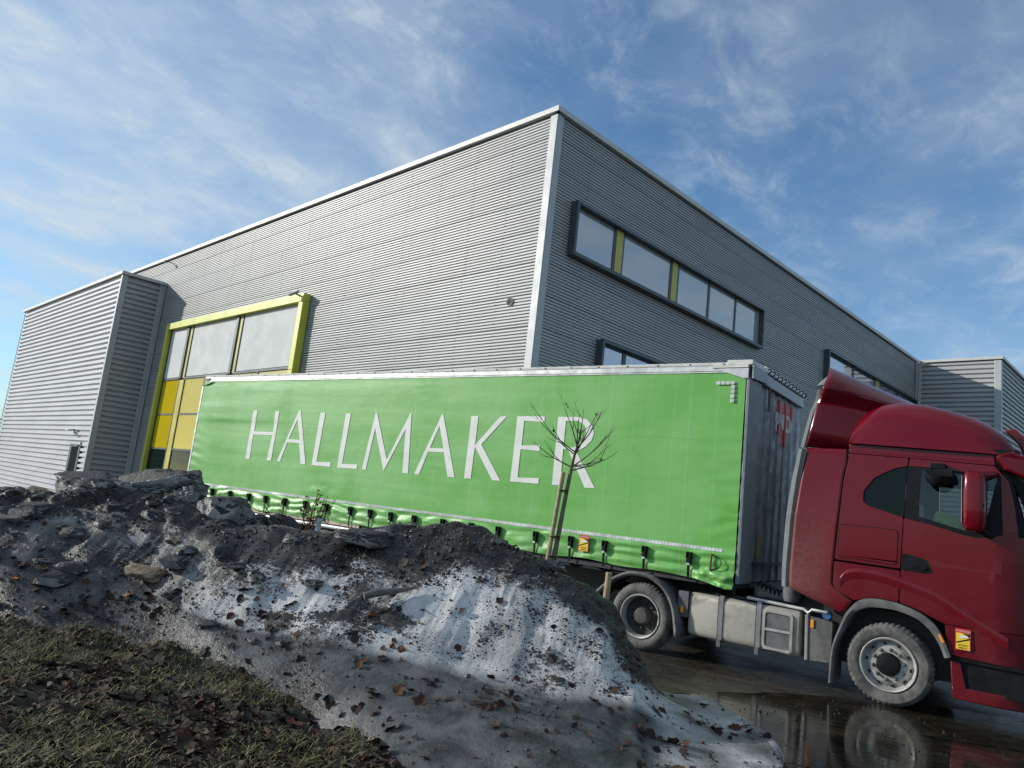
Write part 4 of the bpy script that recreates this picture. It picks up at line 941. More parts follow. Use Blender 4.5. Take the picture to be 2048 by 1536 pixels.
for t in np.linspace(0, 1, 15):
    rowg = []
    for s in np.linspace(0, 1, 24):
        z = botz(t) + (2.879 - botz(t)) * s; xr, xf_ = rearx(z), (seamx(z) if z > 1.1 else 1.385)
        x = xr + (xf_ - xr) * t - 0.008 * (t == 1)
        y = 0.004 + max(0, z - 2.05) * 0.055 + 0.02 * (1 - t) ** 2 + 0.018 * math.sin(math.pi * t) * math.sin(math.pi * min(1, max(0, (z - 1.2) / 1.6)))
        rowg.append((x, y, z))
    grid.append(rowg)
surf('side_collar', grid, RED)
# rubber lip
b = MB(); zs = np.linspace(1.14, 2.86, 20)
b.loft([[(rearx(z) - 0.004, 0.05, z) for z in zs], [(rearx(z) - 0.045, 0.022, z) for z in zs], [(rearx(z) - 0.09 - 0.015 * math.sin((z - 1.1) * 1.8), 0.035, z) for z in zs], [(rearx(z) - 0.10, 0.07, z) for z in zs]])
o = b.build('rubber_edge', RUBBER, truck, smooth='x'); 
if sum(p.normal.y for p in o.data.polygons) > 0: o.data.flip_normals()
# upper deflector: rows from the seam up; overhanging shoulder, then sloping crown
zl = [(2.882, 0.055), (3.10, 0.06), (3.36, 0.075), (3.425, 0.10), (3.45, 0.145), (3.55, 0.12), (3.63, 0.085), (3.68, 0.09), (3.76, 0.16), (3.86, 0.33), (3.90, 0.50)]
grid = []
topf = lambda x: float(np.interp(x, [0.7, 1.08, 1.94, 2.2], [3.92, 3.88, 3.53, 3.42]))
for t in np.linspace(0, 1, 20):
    rowg = []
    for i, (z, y) in enumerate(zl):
        s = (z - 2.882) / (3.90 - 2.882); xr = rearx(z); xf_ = 1.275 + (2.15 - 1.275) * s ** 1.2
        x = xr + (xf_ - xr) * t
        zt = z if t == 0 else 2.882 + (z - 2.882) * (1 - s * (1 - (topf(x) - 2.882) / 1.018))
        y2 = y + t ** 1.1 * (0.10 + 0.42 * s); rowg.append((dep(x, zt, y2)[0], y2, dep(x, zt, y)[1]))
    rowg.append((rowg[-1][0], 1.25, rowg[-1][2] + 0.03)); rowg.append((rowg[-2][0], 2.0, rowg[-2][2])); rowg.append((rowg[-3][0], 2.45, rowg[0][2]))
    grid.append(rowg)
surf('roof_deflector', grid, RED)
b = MB(); zs = np.linspace(2.885, 3.64, 12); yl = lambda z: float(np.interp(z, [p[0] for p in zl], [p[1] for p in zl]))
b.loft([[(rearx(z) - 0.002, yl(z) + 0.04, z) for z in zs], [(rearx(z) - 0.045, yl(z) + 0.02, z) for z in zs], [(rearx(z) - 0.088, yl(z) + 0.03, z) for z in zs], [(rearx(z) - 0.10, yl(z) + 0.08, z) for z in zs]])
o = b.build('rubber_edge', RUBBER, truck, smooth='x')
if sum(p.normal.y for p in o.data.polygons) > 0: o.data.flip_normals()
b = MB(); zs = [3.68, 3.76, 3.82, 3.87]
b.loft([[(rearx(z) + 0.005, yl(z) + 0.01, z + 0.01) for z in zs], [(rearx(z) - 0.06, yl(z) + 0.0, z + 0.015) for z in zs], [(rearx(z) - 0.115, yl(z) + 0.02, z) for z in zs], [(rearx(z) - 0.12, yl(z) + 0.1, z) for z in zs]])
o = b.build('deflector_tip', RUBBER, truck, smooth='x')
# visor, marker light, windscreen, front
plt('sun_visor', [(2.77, 2.87), (2.93, 2.93), (3.13, 2.86), (3.20, 2.70), (3.10, 2.62), (2.86, 2.72)], 0.03, 2.47, xf=lambda x, y, z: (x, y + max(0, x - 2.9) * 0.25 * (1 if y < 1.25 else -1), z), bevel=0.03)
plt('visor_shade', [(2.80, 2.735), (2.88, 2.71), (3.10, 2.61), (3.16, 2.45), (3.02, 2.36), (2.95, 2.56)], 0.14, 2.36, mat=BLACK, bevel=0.01)
plt('marker_light', rounded([(2.895, 2.83), (2.96, 2.815), (3.04, 2.735), (2.97, 2.755)], 0.02), 0.075, 0.12, mat=REFL, bevel=0.006)
plt('windscreen', [(2.98, 2.62), (3.0, 2.62), (3.14, 2.0), (3.12, 2.0)], 0.16, 2.34, mat=CABGLASS, bevel=0)
plt('pillar', [(2.845, 2.70), (2.93, 2.62), (3.06, 2.02), (2.99, 2.0)], 0.06, 0.16, mat=BLACK, bevel=0.01)
plt('front_panel', [(3.08, 2.0), (3.15, 2.0), (3.2, 1.5), (3.2, 0.66), (3.08, 0.66)], 0.12, 2.38, bevel=0.03)
plt('roof_wing', [(2.84, 3.22), (2.95, 3.24), (3.06, 3.10), (3.10, 2.90), (3.04, 2.88), (2.98, 3.05)], 0.45, 0.55, bevel=0.02)
# bumper corner with step opening
plt('bumper_side', [(2.375, 0.63), (2.47, 0.615), (2.52, 0.36), (3.15, 0.36), (3.15, 0.22), (2.40, 0.235), (2.385, 0.40)], 0.01, 0.10, xf=lean, bevel=0.012)
plt('step_well', [(2.40, 0.66), (3.15, 0.655), (3.15, 0.34), (2.50, 0.34)], 0.06, 0.12, mat=BLACK, bevel=0)
plt('bumper_gap', [(2.38, 0.68), (3.12, 0.66), (3.12, 0.62), (2.37, 0.635)], 0.03, 0.1, mat=BLACK, bevel=0)
plt('bumper_front', [(3.05, 0.655), (3.19, 0.655), (3.19, 0.24), (3.05, 0.24)], 0.12, 2.38, bevel=0.03)
# wheel arch lips
ao = [(1.150, 0.13), (1.172, 0.53), (1.284, 0.885), (1.336, 0.985), (1.438, 1.105), (1.592, 1.158), (1.846, 1.148), (2.09, 1.075), (2.235, 0.97), (2.331, 0.808), (2.385, 0.66)]
ai = [(1.192, 0.13), (1.215, 0.53), (1.335, 0.84), (1.39, 0.94), (1.47, 1.01), (1.60, 1.058), (1.84, 1.062), (2.04, 1.01), (2.16, 0.925), (2.262, 0.79), (2.322, 0.64)]
po, pi_ = arcpts(ao, 4), arcpts(ai, 4)
b = MB().loft([[(x, 0.03, z) for x, z in po], [(x, -0.022, z) for x, z in po * 0.93 + pi_ * 0.07], [(x, -0.03, z) for x, z in (po + pi_) / 2], [(x, -0.012, z) for x, z in pi_], [(x, 0.42, z) for x, z in pi_]])
o = b.build('wheel_arch', FENDER, truck, smooth='x')
if sum(p.normal.y for p in o.data.polygons) > 0: o.data.flip_normals()
MB().obox((2.293, -0.012, 0.838), Vector((0.48, 0, -0.88)).normalized(), Vector((0, 1, 0)), Vector((0.88, 0, 0.48)).normalized(), 0.045, 0.02, 0.013).build('side_light', AMBER, truck, bevel=0.004)
wheel(truck, 1.768, 0.452, 0.02, 0.452, True); wheel(truck, -1.318, 0.455, 0.02, 0.455, False)
wheel(truck, 1.768, 0.452, 2.2, 0.452, True); wheel(truck, -1.318, 0.455, 2.2, 0.455, False)
# rear mudguard
fo = arcpts([(-2.10, 0.56), (-2.01, 0.693), (-1.76, 0.915), (-1.50, 1.028), (-1.185, 1.022), (-0.945, 0.878), (-0.803, 0.633), (-0.735, 0.28)], 4)
cxw = np.array([-1.32, 0.45]); fi = cxw + (fo - cxw) * 0.915
b = MB().loft([[(x, 0.0, z) for x, z in fi], [(x, -0.01, z) for x, z in fo * 0.6 + fi * 0.4], [(x, 0.015, z) for x, z in fo], [(x, 0.55, z) for x, z in fo]])
o = b.build('mudguard', FENDER, truck, smooth='x')
md = o.modifiers.new('thickness', 'SOLIDIFY'); md.thickness = 0.012
MB().box(-0.80, -0.66, 0.08, 0.14, 0.55, 0.88).build('light_bracket', DGREY, truck); MB().box(-0.755, -0.715, 0.065, 0.08, 0.60, 0.685).build('side_light', AMBER, truck, bevel=0.003)
# chassis, tank, steps
b = MB(); b.box(-2.3, 2.6, 0.75, 0.85, 0.5, 0.82); b.box(-2.3, 2.6, 1.65, 1.75, 0.5, 0.82); b.box(0.65, 3.0, 0.35, 2.15, 0.35, 1.02); b.box(-0.6, 0.8, 0.72, 1.8, 0.3, 0.8); b.build('chassis', DARKMET, truck)
tp = rounded([(0.10, 0.885), (0.10, 0.325), (0.66, 0.325), (0.66, 0.885)], 0.09, 5)
b = MB(); T0, T1 = -0.66, 0.775
rows = []
cyt, czt = 0.38, 0.605
for x, k in ((T0, 0.90), (T0 + 0.012, 0.965), (T0 + 0.05, 1.0), (T1 - 0.05, 1.0), (T1 - 0.012, 0.965), (T1, 0.90)):
    rows.append([(x, cyt + (y - cyt) * k, czt + (z - czt) * k - 0.016 * (x > 0)) for y, z in tp])
tank = b.loft(rows, closed=True, caps=True).build('fuel_tank', TANK, truck, fix=True, smooth='x')
for x in (-0.245, 0.245):
    pp = [(0.70, 0.89), (0.12, 0.897), (0.094, 0.86), (0.09, 0.60), (0.094, 0.34), (0.12, 0.312), (0.70, 0.315)]
    b = MB().loft([[(x, y, z) for y, z in pp], [(x + 0.06, y, z) for y, z in pp]]); o = b.build('tank_strap', simple('strap_steel', (0.27, 0.275, 0.28), 0.45, 0.4), tank)
    for dx in (-0.006, 0.061): MB().loft([[(x + dx, y - 0.0015, z) for y, z in pp], [(x + dx + 0.006, y - 0.0015, z) for y, z in pp]]).build('strap_edge', BLACK, tank)
    MB().box(x + 0.005, x + 0.055, 0.065, 0.10, 0.26, 0.35).build('strap_bolt', DGREY, tank)
MB().lathe([(0.0, 0.905), (0.05, 0.905), (0.05, 0.88)], (-0.34, 0.30, 0), 'z', 20).build('filler_cap', DGREY, tank)
sr = rounded([(0.362, 0.795), (0.668, 0.785), (0.668, 0.365), (0.362, 0.385)], 0.04, 4); so = rounded([(0.335, 0.825), (0.70, 0.815), (0.70, 0.335), (0.335, 0.355)], 0.05, 4)
plt('step_frame', so, 0.082, 0.105, [sr], TANK, tank, 0.005); plt('step_recess', sr, 0.094, 0.099, mat=DGREY, parent=tank, bevel=0)
MB().box(0.365, 0.665, 0.08, 0.093, 0.575, 0.605).build('step_tread', ALU, tank); MB().box(0.355, 0.672, 0.075, 0.10, 0.352, 0.378).build('step_tread', ALU, tank)
plt('cover_panel', rounded([(0.845, 0.835), (1.15, 0.80), (1.14, 0.335), (0.855, 0.315)], 0.02), 0.10, 0.30, mat=FENDER, bevel=0.01)
plt('cover_edge', [(0.835, 0.845), (0.875, 0.842), (0.885, 0.318), (0.848, 0.308)], 0.085, 0.3, mat=simple('pale_plastic', (0.26, 0.26, 0.25), 0.6), bevel=0.008)
MB().box(0.905, 0.94, 0.085, 0.10, 0.70, 0.795).build('side_light', AMBER, truck, bevel=0.003)
b = MB(); b.tube([(0.10, 0.16, 0.925), (0.80, 0.16, 0.895), (0.86, 0.14, 0.86), (0.90, 0.14, 0.905), (1.08, 0.14, 0.90)], 0.02, 8); b.build('platform_rail', ALU, truck, smooth=True)
MB().box(-0.1, 0.85, 0.18, 0.8, 0.895, 0.915).build('platform', DARKMET, truck)
MB().lathe([(0.0, -0.02), (0.05, -0.02), (0.055, 0.05), (0.03, 0.08)], (1.07, 0.16, 0.87), 'y', 16).build('filler_cap', BLUEP, truck)
# air lines between cab and trailer
for k, (y, c) in enumerate(((0.75, BLACK), (0.95, DGREY))):
    pts = [(0.70, y, 1.16)]
    for i in range(64):
        t = i / 63; a = i * 1.1; pts.append((0.66 - 0.62 * t, y - 0.05 + 0.035 * math.cos(a), 1.10 - 0.10 * math.sin(math.pi * t) + 0.035 * math.sin(a)))
    MB().tube(pts, 0.010, 6).build('air_line', c, truck, smooth=True)
MB().lathe([(0.10, 0), (0.12, 0.05), (0.12, 0.25), (0.08, 0.3)], (0.62, 0.3, 0.95), 'z', 20).build('exhaust_stack', DGREY, truck, smooth=True)
for i in range(9): MB().lathe([(0.11, 0), (0.135, 0.015), (0.11, 0.03)], (0.60, 0.45, 0.98 + 0.03 * i), 'z', 18).build('bellows_ring', DGREY, truck, smooth=True)
# door handle
hp = [(1.889, 1.705), (1.994, 1.695), (2.10, 1.670), (2.135, 1.655), (2.19, 1.54), (2.15, 1.513), (1.886, 1.520)]
hd = plt('handle_recess', rounded(hp, 0.015), -0.012, 0.0, mat=BLACK, bevel=0.004)
plt('handle', rounded([(1.98, 1.625), (2.12, 1.605), (2.15, 1.56), (2.10, 1.55), (1.99, 1.575)], 0.02), -0.03, -0.012, mat=BLACK, parent=hd, bevel=0.006)
# kerb mirror above the window, big mirror at the pillar
km = plt('kerb_mirror', rounded([dep(x, z, -0.18) for x, z in [(2.120, 2.665), (2.20, 2.675), (2.36, 2.69), (2.385, 2.665), (2.383, 2.60), (2.13, 2.61)]], 0.02), -0.30, -0.08, mat=BLACK, bevel=0.02)
g = []
for j in range(7):
    a = math.pi / 2 * j / 6; rr = 0.126 * math.cos(a); g.append([(2.25 + 1.0 * rr * math.cos(t), -0.19 + 0.11 * math.cos(a) * math.sin(t), 2.60 - 0.13 * math.sin(a)) for t in np.linspace(0, 2 * math.pi, 24, endpoint=False)])
MB().loft(g, closed=True, caps=True).build('mirror_bowl', BLACK, km, fix=True, smooth='x')
MB().box(2.16, 2.32, -0.12, 0.06, 2.68, 2.745).build('mirror_bracket', BLACK, km, bevel=0.01)
mp = []
for z, k in ((2.025, 0.55), (2.04, 0.80), (2.09, 0.97), (2.25, 1.02), (2.45, 1.0), (2.60, 0.95), (2.645, 0.80), (2.66, 0.55)):
    mp.append([(2.60 + 0.045 * (z - 2.3) * 0 + 0.115 * k * math.copysign(abs(math.cos(t)) ** 0.6, math.cos(t)), -0.17 + 0.14 * k * math.copysign(abs(math.sin(t)) ** 0.6, math.sin(t)), z) for t in np.linspace(0, 2 * math.pi, 32, endpoint=False)])
mm = MB().loft(mp, closed=True, caps=True).build('door_mirror', RED, truck, fix=True, smooth='x')
MB().box(2.487, 2.492, -0.28, -0.06, 2.10, 2.60).build('mirror_glass', GLASS_B, mm)
MB().tube([(2.66, -0.1, 2.63), (2.75, 0.0, 2.66), (2.82, 0.1, 2.67)], 0.035, 8).build('mirror_arm', RED, mm, smooth=True); MB().tube([(2.62, -0.1, 2.05), (2.75, 0.02, 1.99), (2.84, 0.1, 1.98)], 0.035, 8).build('mirror_arm', BLACK, mm, smooth=True)
MB().box(2.60, 2.70, -0.30, -0.285, 2.28, 2.32).build('mirror_rib', BLACK, mm, bevel=0.01)
# inside the cab
MB().box(2.65, 3.05, 0.2, 2.3, 1.75, 2.0).build('dashboard', BLACK, truck, bevel=0.05)
b = MB(); b.box(1.75, 2.2, 1.55, 2.05, 1.6, 1.8); b.box(1.65, 1.85, 1.55, 2.05, 1.75, 2.4); b.box(1.66, 1.80, 1.65, 1.95, 2.42, 2.6); b.build('seat', BLACK, truck, bevel=0.05)
# warning stickers (yellow blind-spot notice)
def sticker(x0, x1, z0, z1, y, parent, nm):
    s = MB().box(x0, x1, y, y + 0.003, z0, z1).build(nm, REDP, parent); w, h = x1 - x0, z1 - z0; m_ = 0.008
    L = [('sticker_field', YELP, [(x0 + m_, z0 + m_), (x1 - m_, z0 + m_), (x1 - m_, z0 + h * 0.80), (x0 + m_, z0 + h * 0.80)], 0.0012),
         ('sticker_mark', BLACK, [(x0 + m_, z0 + h * 0.36), (x1 - m_, z0 + h * 0.60), (x1 - m_, z0 + h * 0.52), (x0 + m_, z0 + h * 0.30)], 0.002),
         ('sticker_mark', BLACK, [(x0 + w * 0.45, z0 + h * 0.79), (x1 - m_, z0 + h * 0.79), (x1 - m_, z0 + h * 0.62)], 0.002),
         ('sticker_truck', WHITE, [(x0 + w * 0.26, z0 + h * 0.55), (x0 + w * 0.78, z0 + h * 0.60), (x0 + w * 0.86, z0 + h * 0.66), (x0 + w * 0.72, z0 + h * 0.72), (x0 + w * 0.30, z0 + h * 0.70)], 0.003)]
    for n_, mt, pg, dy in L: MB().plate(pg, y - dy, y - dy + 0.0006).build(n_, mt, parent)
    text('ATTENTION', h * 0.115, (x0 + w / 2, y - 0.0015, z0 + h * 0.89), (R(90), 0, 0), WHITE, parent, ext=0.0003)
    text('ANGLES', h * 0.115, (x0 + w / 2, y - 0.0025, z0 + h * 0.23), (R(90), 0, 0), BLACK, parent, ext=0.0003); text('MORTS', h * 0.115, (x0 + w / 2, y - 0.0025, z0 + h * 0.10), (R(90), 0, 0), BLACK, parent, ext=0.0003)
sticker(-2.335, -2.172, 1.215, 1.444, -0.062, cur, 'sticker'); sticker(2.422, 2.565, 0.755, 0.975, -0.012, truck, 'sticker')
# hi-vis vest lying behind the window
vg = []
for i in range(13):
    t = i / 12; rowv = []
    for j in range(9):
        s = j / 8; x = 2.20 + 0.34 * t; z = 2.225 - 0.12 * t - 0.20 * s - 0.015 * math.sin(t * 9 + s * 4); y = 0.15 + 0.03 * (1 - s) + 0.02 * math.sin(t * 14 + s * 6); rowv.append((x - 0.03 * math.sin(s * 3.0), y, z))
    vg.append(rowv)
o = MB().loft(vg).build('safety_vest', VEST); o.data.polygons.foreach_set('use_smooth', [True] * len(o.data.polygons)); md = o.modifiers.new('thickness', 'SOLIDIFY'); md.thickness = 0.02
tag(o, 'crumpled pale green hi-vis vest behind the truck door window', 'vest')

# ------------------------------------------------------------------ things on the snow bank
def on_bank(u, row_, lift=0.0):
    """point and normal on the bank: u along it (0..1 of its columns), row_ across it"""
    i = int(np.clip(u, 0, 1) * (NU - 1)); j = int(np.clip(np.interp(row_, vi, np.arange(NV)), 1, NV - 2))
    p = Vector(G[i, j]); n = Vector(BN[i, j]); return p + n * lift, n
def cast(u, v):
    """first hit on bank or verge seen along a direction from the road side"""
    d = fw + rt * ((u - 1024) / FPX) - up * ((v - 768) / FPX); best = None
    for A in (G, VG):
        q = A - np.array(CAM); dz = q @ np.array(fw); uu = (q @ np.array(rt)) / dz; vv_ = (q @ np.array(up)) / dz
        e = (uu - (u - 1024) / FPX) ** 2 + (vv_ + (v - 768) / FPX) ** 2; i = np.unravel_index(np.argmin(e), e.shape)
        if e[i] < 4e-3 and (best is None or dz[i] < best[0]): best = (dz[i], Vector(A[i]))
    return best[1]
def chunk(name, c, size, rz, tilt, seed, label, cat, mat=SLAB, flat=0.78, sub=5, rough=0.5, group=None):
    bmv = bmesh.new(); bmesh.ops.create_icosphere(bmv, subdivisions=sub, radius=1)
    P = np.array([v.co[:] for v in bmv.verts])
    sgn = np.sign(P); P = sgn * np.abs(P) ** flat; P /= np.max(np.abs(P), axis=1, keepdims=True) ** 0.35
    d = fbm(P + seed * 7.7, 1.1, 3) * rough + fbm(P + seed * 3.1, 3.5, 3) * rough * 0.45 + fbm(P + seed, 11, 3) * rough * 0.16
    P = P * (1 + d[:, None])
    # break flat facets into it
    rs = np.random.RandomState(seed)
    for _ in range(7):
        n = rs.normal(size=3); n /= np.linalg.norm(n); q = P @ n; lim = np.percentile(q, 91); P -= np.maximum(q - lim, 0)[:, None] * n * 0.85
    P = P * np.array(size)
    M_ = (Matrix.Rotation(rz, 3, 'Z') @ Matrix.Rotation(tilt[0], 3, 'X') @ Matrix.Rotation(tilt[1], 3, 'Y'))
    for v, p in zip(bmv.verts, P): v.co = M_ @ Vector(p)
    me = bpy.data.meshes.new(name); bmv.to_mesh(me); bmv.free()
    o = put(name, me, mat, None, smooth='x'); me.set_sharp_from_angle(angle=R(48)); o.location = c
    return tag(o, label, cat, group)
G_ICE = 'ice chunks along the top of the snow bank'
along = math.atan2(0.52, 0.33)                        # the bank's own direction at its left end
RX = math.atan2(rt.y, rt.x)
chunk('ice_slab', (-4.40, -5.36, 1.585), (0.40, 0.24, 0.13), RX, (0.12, -0.16), 3, 'largest tilted ice slab with pale overhanging edge, below the yellow mullion', 'ice slab', group=G_ICE)
chunk('ice_slab', (-4.98, -5.80, 1.39), (0.40, 0.28, 0.20), RX, (-0.1, 0.05), 11, 'broad dark hump of ice in front of the annex corner', 'ice slab', group=G_ICE)
chunk('ice_block', (-3.52, -5.16, 1.30), (0.27, 0.24, 0.29), RX + 0.3, (0.1, 0.05), 5, 'upright ice block with a pale sunlit face near the trailer rear', 'ice block', group=G_ICE, flat=0.85, rough=0.55)
chunk('ice_block', (-4.20, -5.56, 1.33), (0.20, 0.16, 0.13), RX, (0.0, 0.2), 8, 'rounded grey ice lump under the big tilted slab', 'ice block', group=G_ICE)
chunk('ice_block', (-4.02, -5.28, 1.44), (0.19, 0.16, 0.14), RX, (0.2, -0.3), 9, 'dark gritty ice lump right of the big tilted slab', 'ice block', group=G_ICE)
chunk('ice_slab', (-4.32, -5.98, 1.20), (0.55, 0.22, 0.085), RX - 0.12, (0.12, 0.03), 14, 'long flat ice slab lying across the left of the bank', 'ice slab', group=G_ICE)
chunk('ice_slab', (-4.80, -6.60, 1.11), (0.32, 0.22, 0.09), RX, (0.15, -0.12), 16, 'leftmost ice slab, speckled with grit', 'ice slab', group=G_ICE)
chunk('ice_block', (-3.42, -4.84, 1.27), (0.13, 0.11, 0.10), RX, (0, 0), 21, 'small pale ice lump below the third and fourth tarpaulin buckles', 'ice block', group=G_ICE)
chunk('ice_block', (-3.25, -4.62, 1.27), (0.16, 0.12, 0.10), RX, (0, 0.1), 22, 'small pale ice lump left of the dry weed', 'ice block', group=G_ICE)
chunk('ice_block', (-3.75, -5.60, 1.18), (0.22, 0.16, 0.13), RX, (0.2, 0.2), 25, 'jagged black ice lump below the pale upright block', 'ice block', group=G_ICE)
chunk('ice_block', (-1.80, -4.78, 1.30), (0.22, 0.14, 0.08), RX, (0.1, 0.1), 26, 'blackened lump on the crest under the middle of the lettering', 'ice block', group=G_ICE)
rr = np.random.RandomState(17); VV = []; FF = []; c0 = 0
ic = bmesh.new(); bmesh.ops.create_icosphere(ic, subdivisions=3, radius=1); I3 = np.array([v.co[:] for v in ic.verts]); F3 = [tuple(v.index for v in f.verts) for f in ic.faces]; ic.free()
for k in range(150):
    u_ = rr.uniform(0.02, 0.80) ** 1.25; r_ = rr.uniform(3.75, 6.2) if rr.rand() < 0.8 else rr.uniform(2.2, 3.8); p, n = on_bank(u_, r_)
    s = (0.018 + 0.085 * rr.rand() ** 2.4) * (1.25 if u_ < 0.4 else 0.9); q = np.sign(I3) * np.abs(I3) ** 0.8; q = q * (1 + fbm(I3 + k * 3.7, 1.2, 3)[:, None] * 0.7 + fbm(I3 + k, 4, 2)[:, None] * 0.2)
    for _ in range(4):
        nn = rr.normal(size=3); nn /= np.linalg.norm(nn); w_ = q @ nn; q -= np.maximum(w_ - np.percentile(w_, 86), 0)[:, None] * nn * 0.9
    q = q * np.array([1.5, 1.0, 0.6]) * s; a_ = rr.uniform(0, 6.28); q = q @ np.array([[math.cos(a_), math.sin(a_), 0], [-math.sin(a_), math.cos(a_), 0], [0, 0, 1]]); VV.append(q + np.array(p) + np.array(n) * s * 0.12); FF += [tuple(i + c0 for i in f) for f in F3]; c0 += len(I3)
me = bpy.data.meshes.new('ice_rubble'); me.from_pydata(np.concatenate(VV).tolist(), [], FF); me.update()
o = put('ice_rubble', me, SLAB, smooth='x'); tag(o, 'broken lumps of dirty ice strewn along the top of the bank', kind='stuff')
BARKC = dirty('brown_bark', (0.09, 0.06, 0.035), (0.28, 0.22, 0.15), 0.9, scale=14)
pb = cast(290, 1154) + Vector((0.02, -0.03, 0.035))
chunk('bark_piece', pb, (0.17, 0.085, 0.040), RX - 0.12, (0.45, 0.10), 31, 'flat piece of brown bark lying on the left of the snow bank', 'bark', BARKC, sub=4, rough=0.3)
o = MB().tube([(-1.25, -5.26, 0.89), (-1.19, -5.16, 0.925), (-1.10, -5.01, 0.95), (-1.02, -4.88, 0.985)], [0.030, 0.034, 0.022, 0.008], 9).build('broken_branch', simple('grey_branch', (0.13, 0.12, 0.105), 0.9, 0, 0.3, 25), smooth='x')
tag(o, 'short broken grey branch stuck in the snow bank', 'branch')
chunk('bark_piece', (-5.02, -6.26, 1.32), (0.17, 0.10, 0.05), RX, (0.3, 0.4), 33, 'crumpled brown bark with orange bits at the far left of the crest', 'bark', BARKC, sub=4, rough=0.5)
chunk('bark_piece', (-4.72, -6.08, 1.34), (0.16, 0.07, 0.03), RX + 0.2, (-0.2, 0.5), 34, 'curled brown bark strip left of the dark ice hump', 'bark', BARKC, sub=4, rough=0.5)

# young tree tied to a stake
tree = tag(empty('young_tree', (-1.09, -2.77, 0)), 'slim leafless young tree with a few dried leaves, in front of the lettering', 'tree')
tb = MB(); tb.tube([(-1.10, -2.775, -0.02), (-1.055, -2.75, 1.0), (-1.045, -2.745, 1.28), (-1.01, -2.722, 1.75), (-0.969, -2.697, 2.24)], [0.034, 0.030, 0.029, 0.024, 0.021], 10); tb.build('trunk', BARK, tree, smooth=True)
rt2 = Vector((rt.x, rt.y, 0)).normalized(); fw2 = Vector((fw.x, fw.y, 0)).normalized()
FK = Vector((-0.969, -2.697, 2.24)); LEAFD = simple('dried_leaf', (0.03, 0.02, 0.015), 0.8, 0, 0.4, 30)
trd = random.Random(12)
def limb(start, dirv, L, rad, depth, bend):
    pts = [start]; d = dirv.normalized(); n = 7
    for k in range(n):
        d = (d + Vector((0, 0, bend)) + Vector((trd.gauss(0, 1), trd.gauss(0, 1), trd.gauss(0, 1))) * 0.045).normalized(); pts.append(pts[-1] + d * (L / n))
    br = MB(); br.tube(pts, [rad * (1 - 0.72 * i / n) for i in range(n + 1)], 6); br.build('branch', TWIG, tree, smooth=True)
    if depth > 0:
        for k in range(2 if depth == 2 else trd.choice((1, 1, 2))):
            i = trd.randint(2, n - 1); dd = (pts[i] - pts[i - 1]).normalized()
            side = Vector((trd.gauss(0, 1), trd.gauss(0, 1), trd.gauss(0.2, 0.6))).normalized()
            limb(pts[i], dd + side * 0.75, L * trd.uniform(0.4, 0.62), rad * (1 - 0.6 * i / n) * 0.75, depth - 1, bend)
    elif trd.random() < 0.16: tips.append(pts[-1])
tips = []
for a, lift, L in ((-1.0, 0.62, 0.66), (-0.8, 0.85, 0.58), (1.0, 0.55, 0.66), (0.8, 0.9, 0.62), (0.15, 2.6, 0.46), (-0.12, 2.4, 0.46), (0.45, 1.7, 0.62), (-0.45, 1.5, 0.50), (0.3, -0.1, 0.30), (0.9, 0.1, 0.36), (0.6, 1.2, 0.6), (-0.9, 0.4, 0.5)):
    dirv = rt2 * a + Vector((0, 0, lift * 0.7)) + fw2 * trd.uniform(-0.5, 0.5)
    hh = trd.uniform(-0.03, 0.26) if lift > 0.6 else trd.uniform(-0.05, 0.03)
    limb(FK + Vector((0.16 * hh, 0.09 * hh, hh)), dirv, L * (1 - 0.6 * max(hh, 0)), 0.0085, 2 if L > 0.4 else 1, 0.055)
tb = MB(); tb.tube([FK - Vector((0, 0, 0.02)), FK + Vector((0.02, 0.01, 0.14)), FK + Vector((0.05, 0.025, 0.30)), FK + Vector((0.07, 0.04, 0.42))], [0.017, 0.014, 0.009, 0.004], 8); tb.build('leader', TWIG, tree, smooth=True)
for tp_ in tips[:7]:
    q = MB()
    for k in range(3):
        ax = Vector((trd.gauss(0, 1), trd.gauss(0, 1), trd.gauss(0, 1))).normalized(); bx = ax.orthogonal().normalized(); c_ = tp_ + Vector((0, 0, -0.008 * k))
        q.add([c_, c_ + ax * 0.02 + bx * 0.011, c_ + ax * 0.038, c_ + ax * 0.02 - bx * 0.011], [(0, 1, 2), (0, 2, 3)])
    q.build('dried_leaf', LEAFD, tree)
stake = tag(empty('tree_stake', (-1.16, -2.83, 0)), 'tall pale stake lashed to the young tree', 'stake')
MB().tube([(-1.155, -2.82, -0.05), (-1.10, -2.79, 1.2), (-1.035, -2.75, 2.17)], [0.027, 0.026, 0.025], 10).build('post', WOOD, stake, smooth=True)
for z, x, y in ((1.95, -1.025, -2.735), (1.45, -1.06, -2.76), (1.24, -1.075, -2.765)): MB().tube([(x + 0.055 * math.cos(t) + 0.0, y + 0.045 * math.sin(t), z + 0.004 * t) for t in np.linspace(0, 6.6, 18)], 0.007, 6).build('tie', BLACK, stake)
o = MB().tube([(-0.455, -2.635, -0.05), (-0.446, -2.63, 0.85), (-0.437, -2.622, 1.176)], [0.036, 0.034, 0.033], 14).build('wooden_stake', WOOD, smooth='x')
tag(o, 'short round wooden stake in front of the rear drive wheel', 'stake')
o = MB().lathe([(0.0, 0.0), (0.028, 0.0), (0.028, 0.40), (0.035, 0.40), (0.035, 0.44), (0.0, 0.44)], (-2.57, -4.725, 0.97), 'z', 16).build('pipe_stub', PVC, smooth='x')
tag(o, 'short grey pipe stub rising from the bank beside the dry weed', 'pipe')
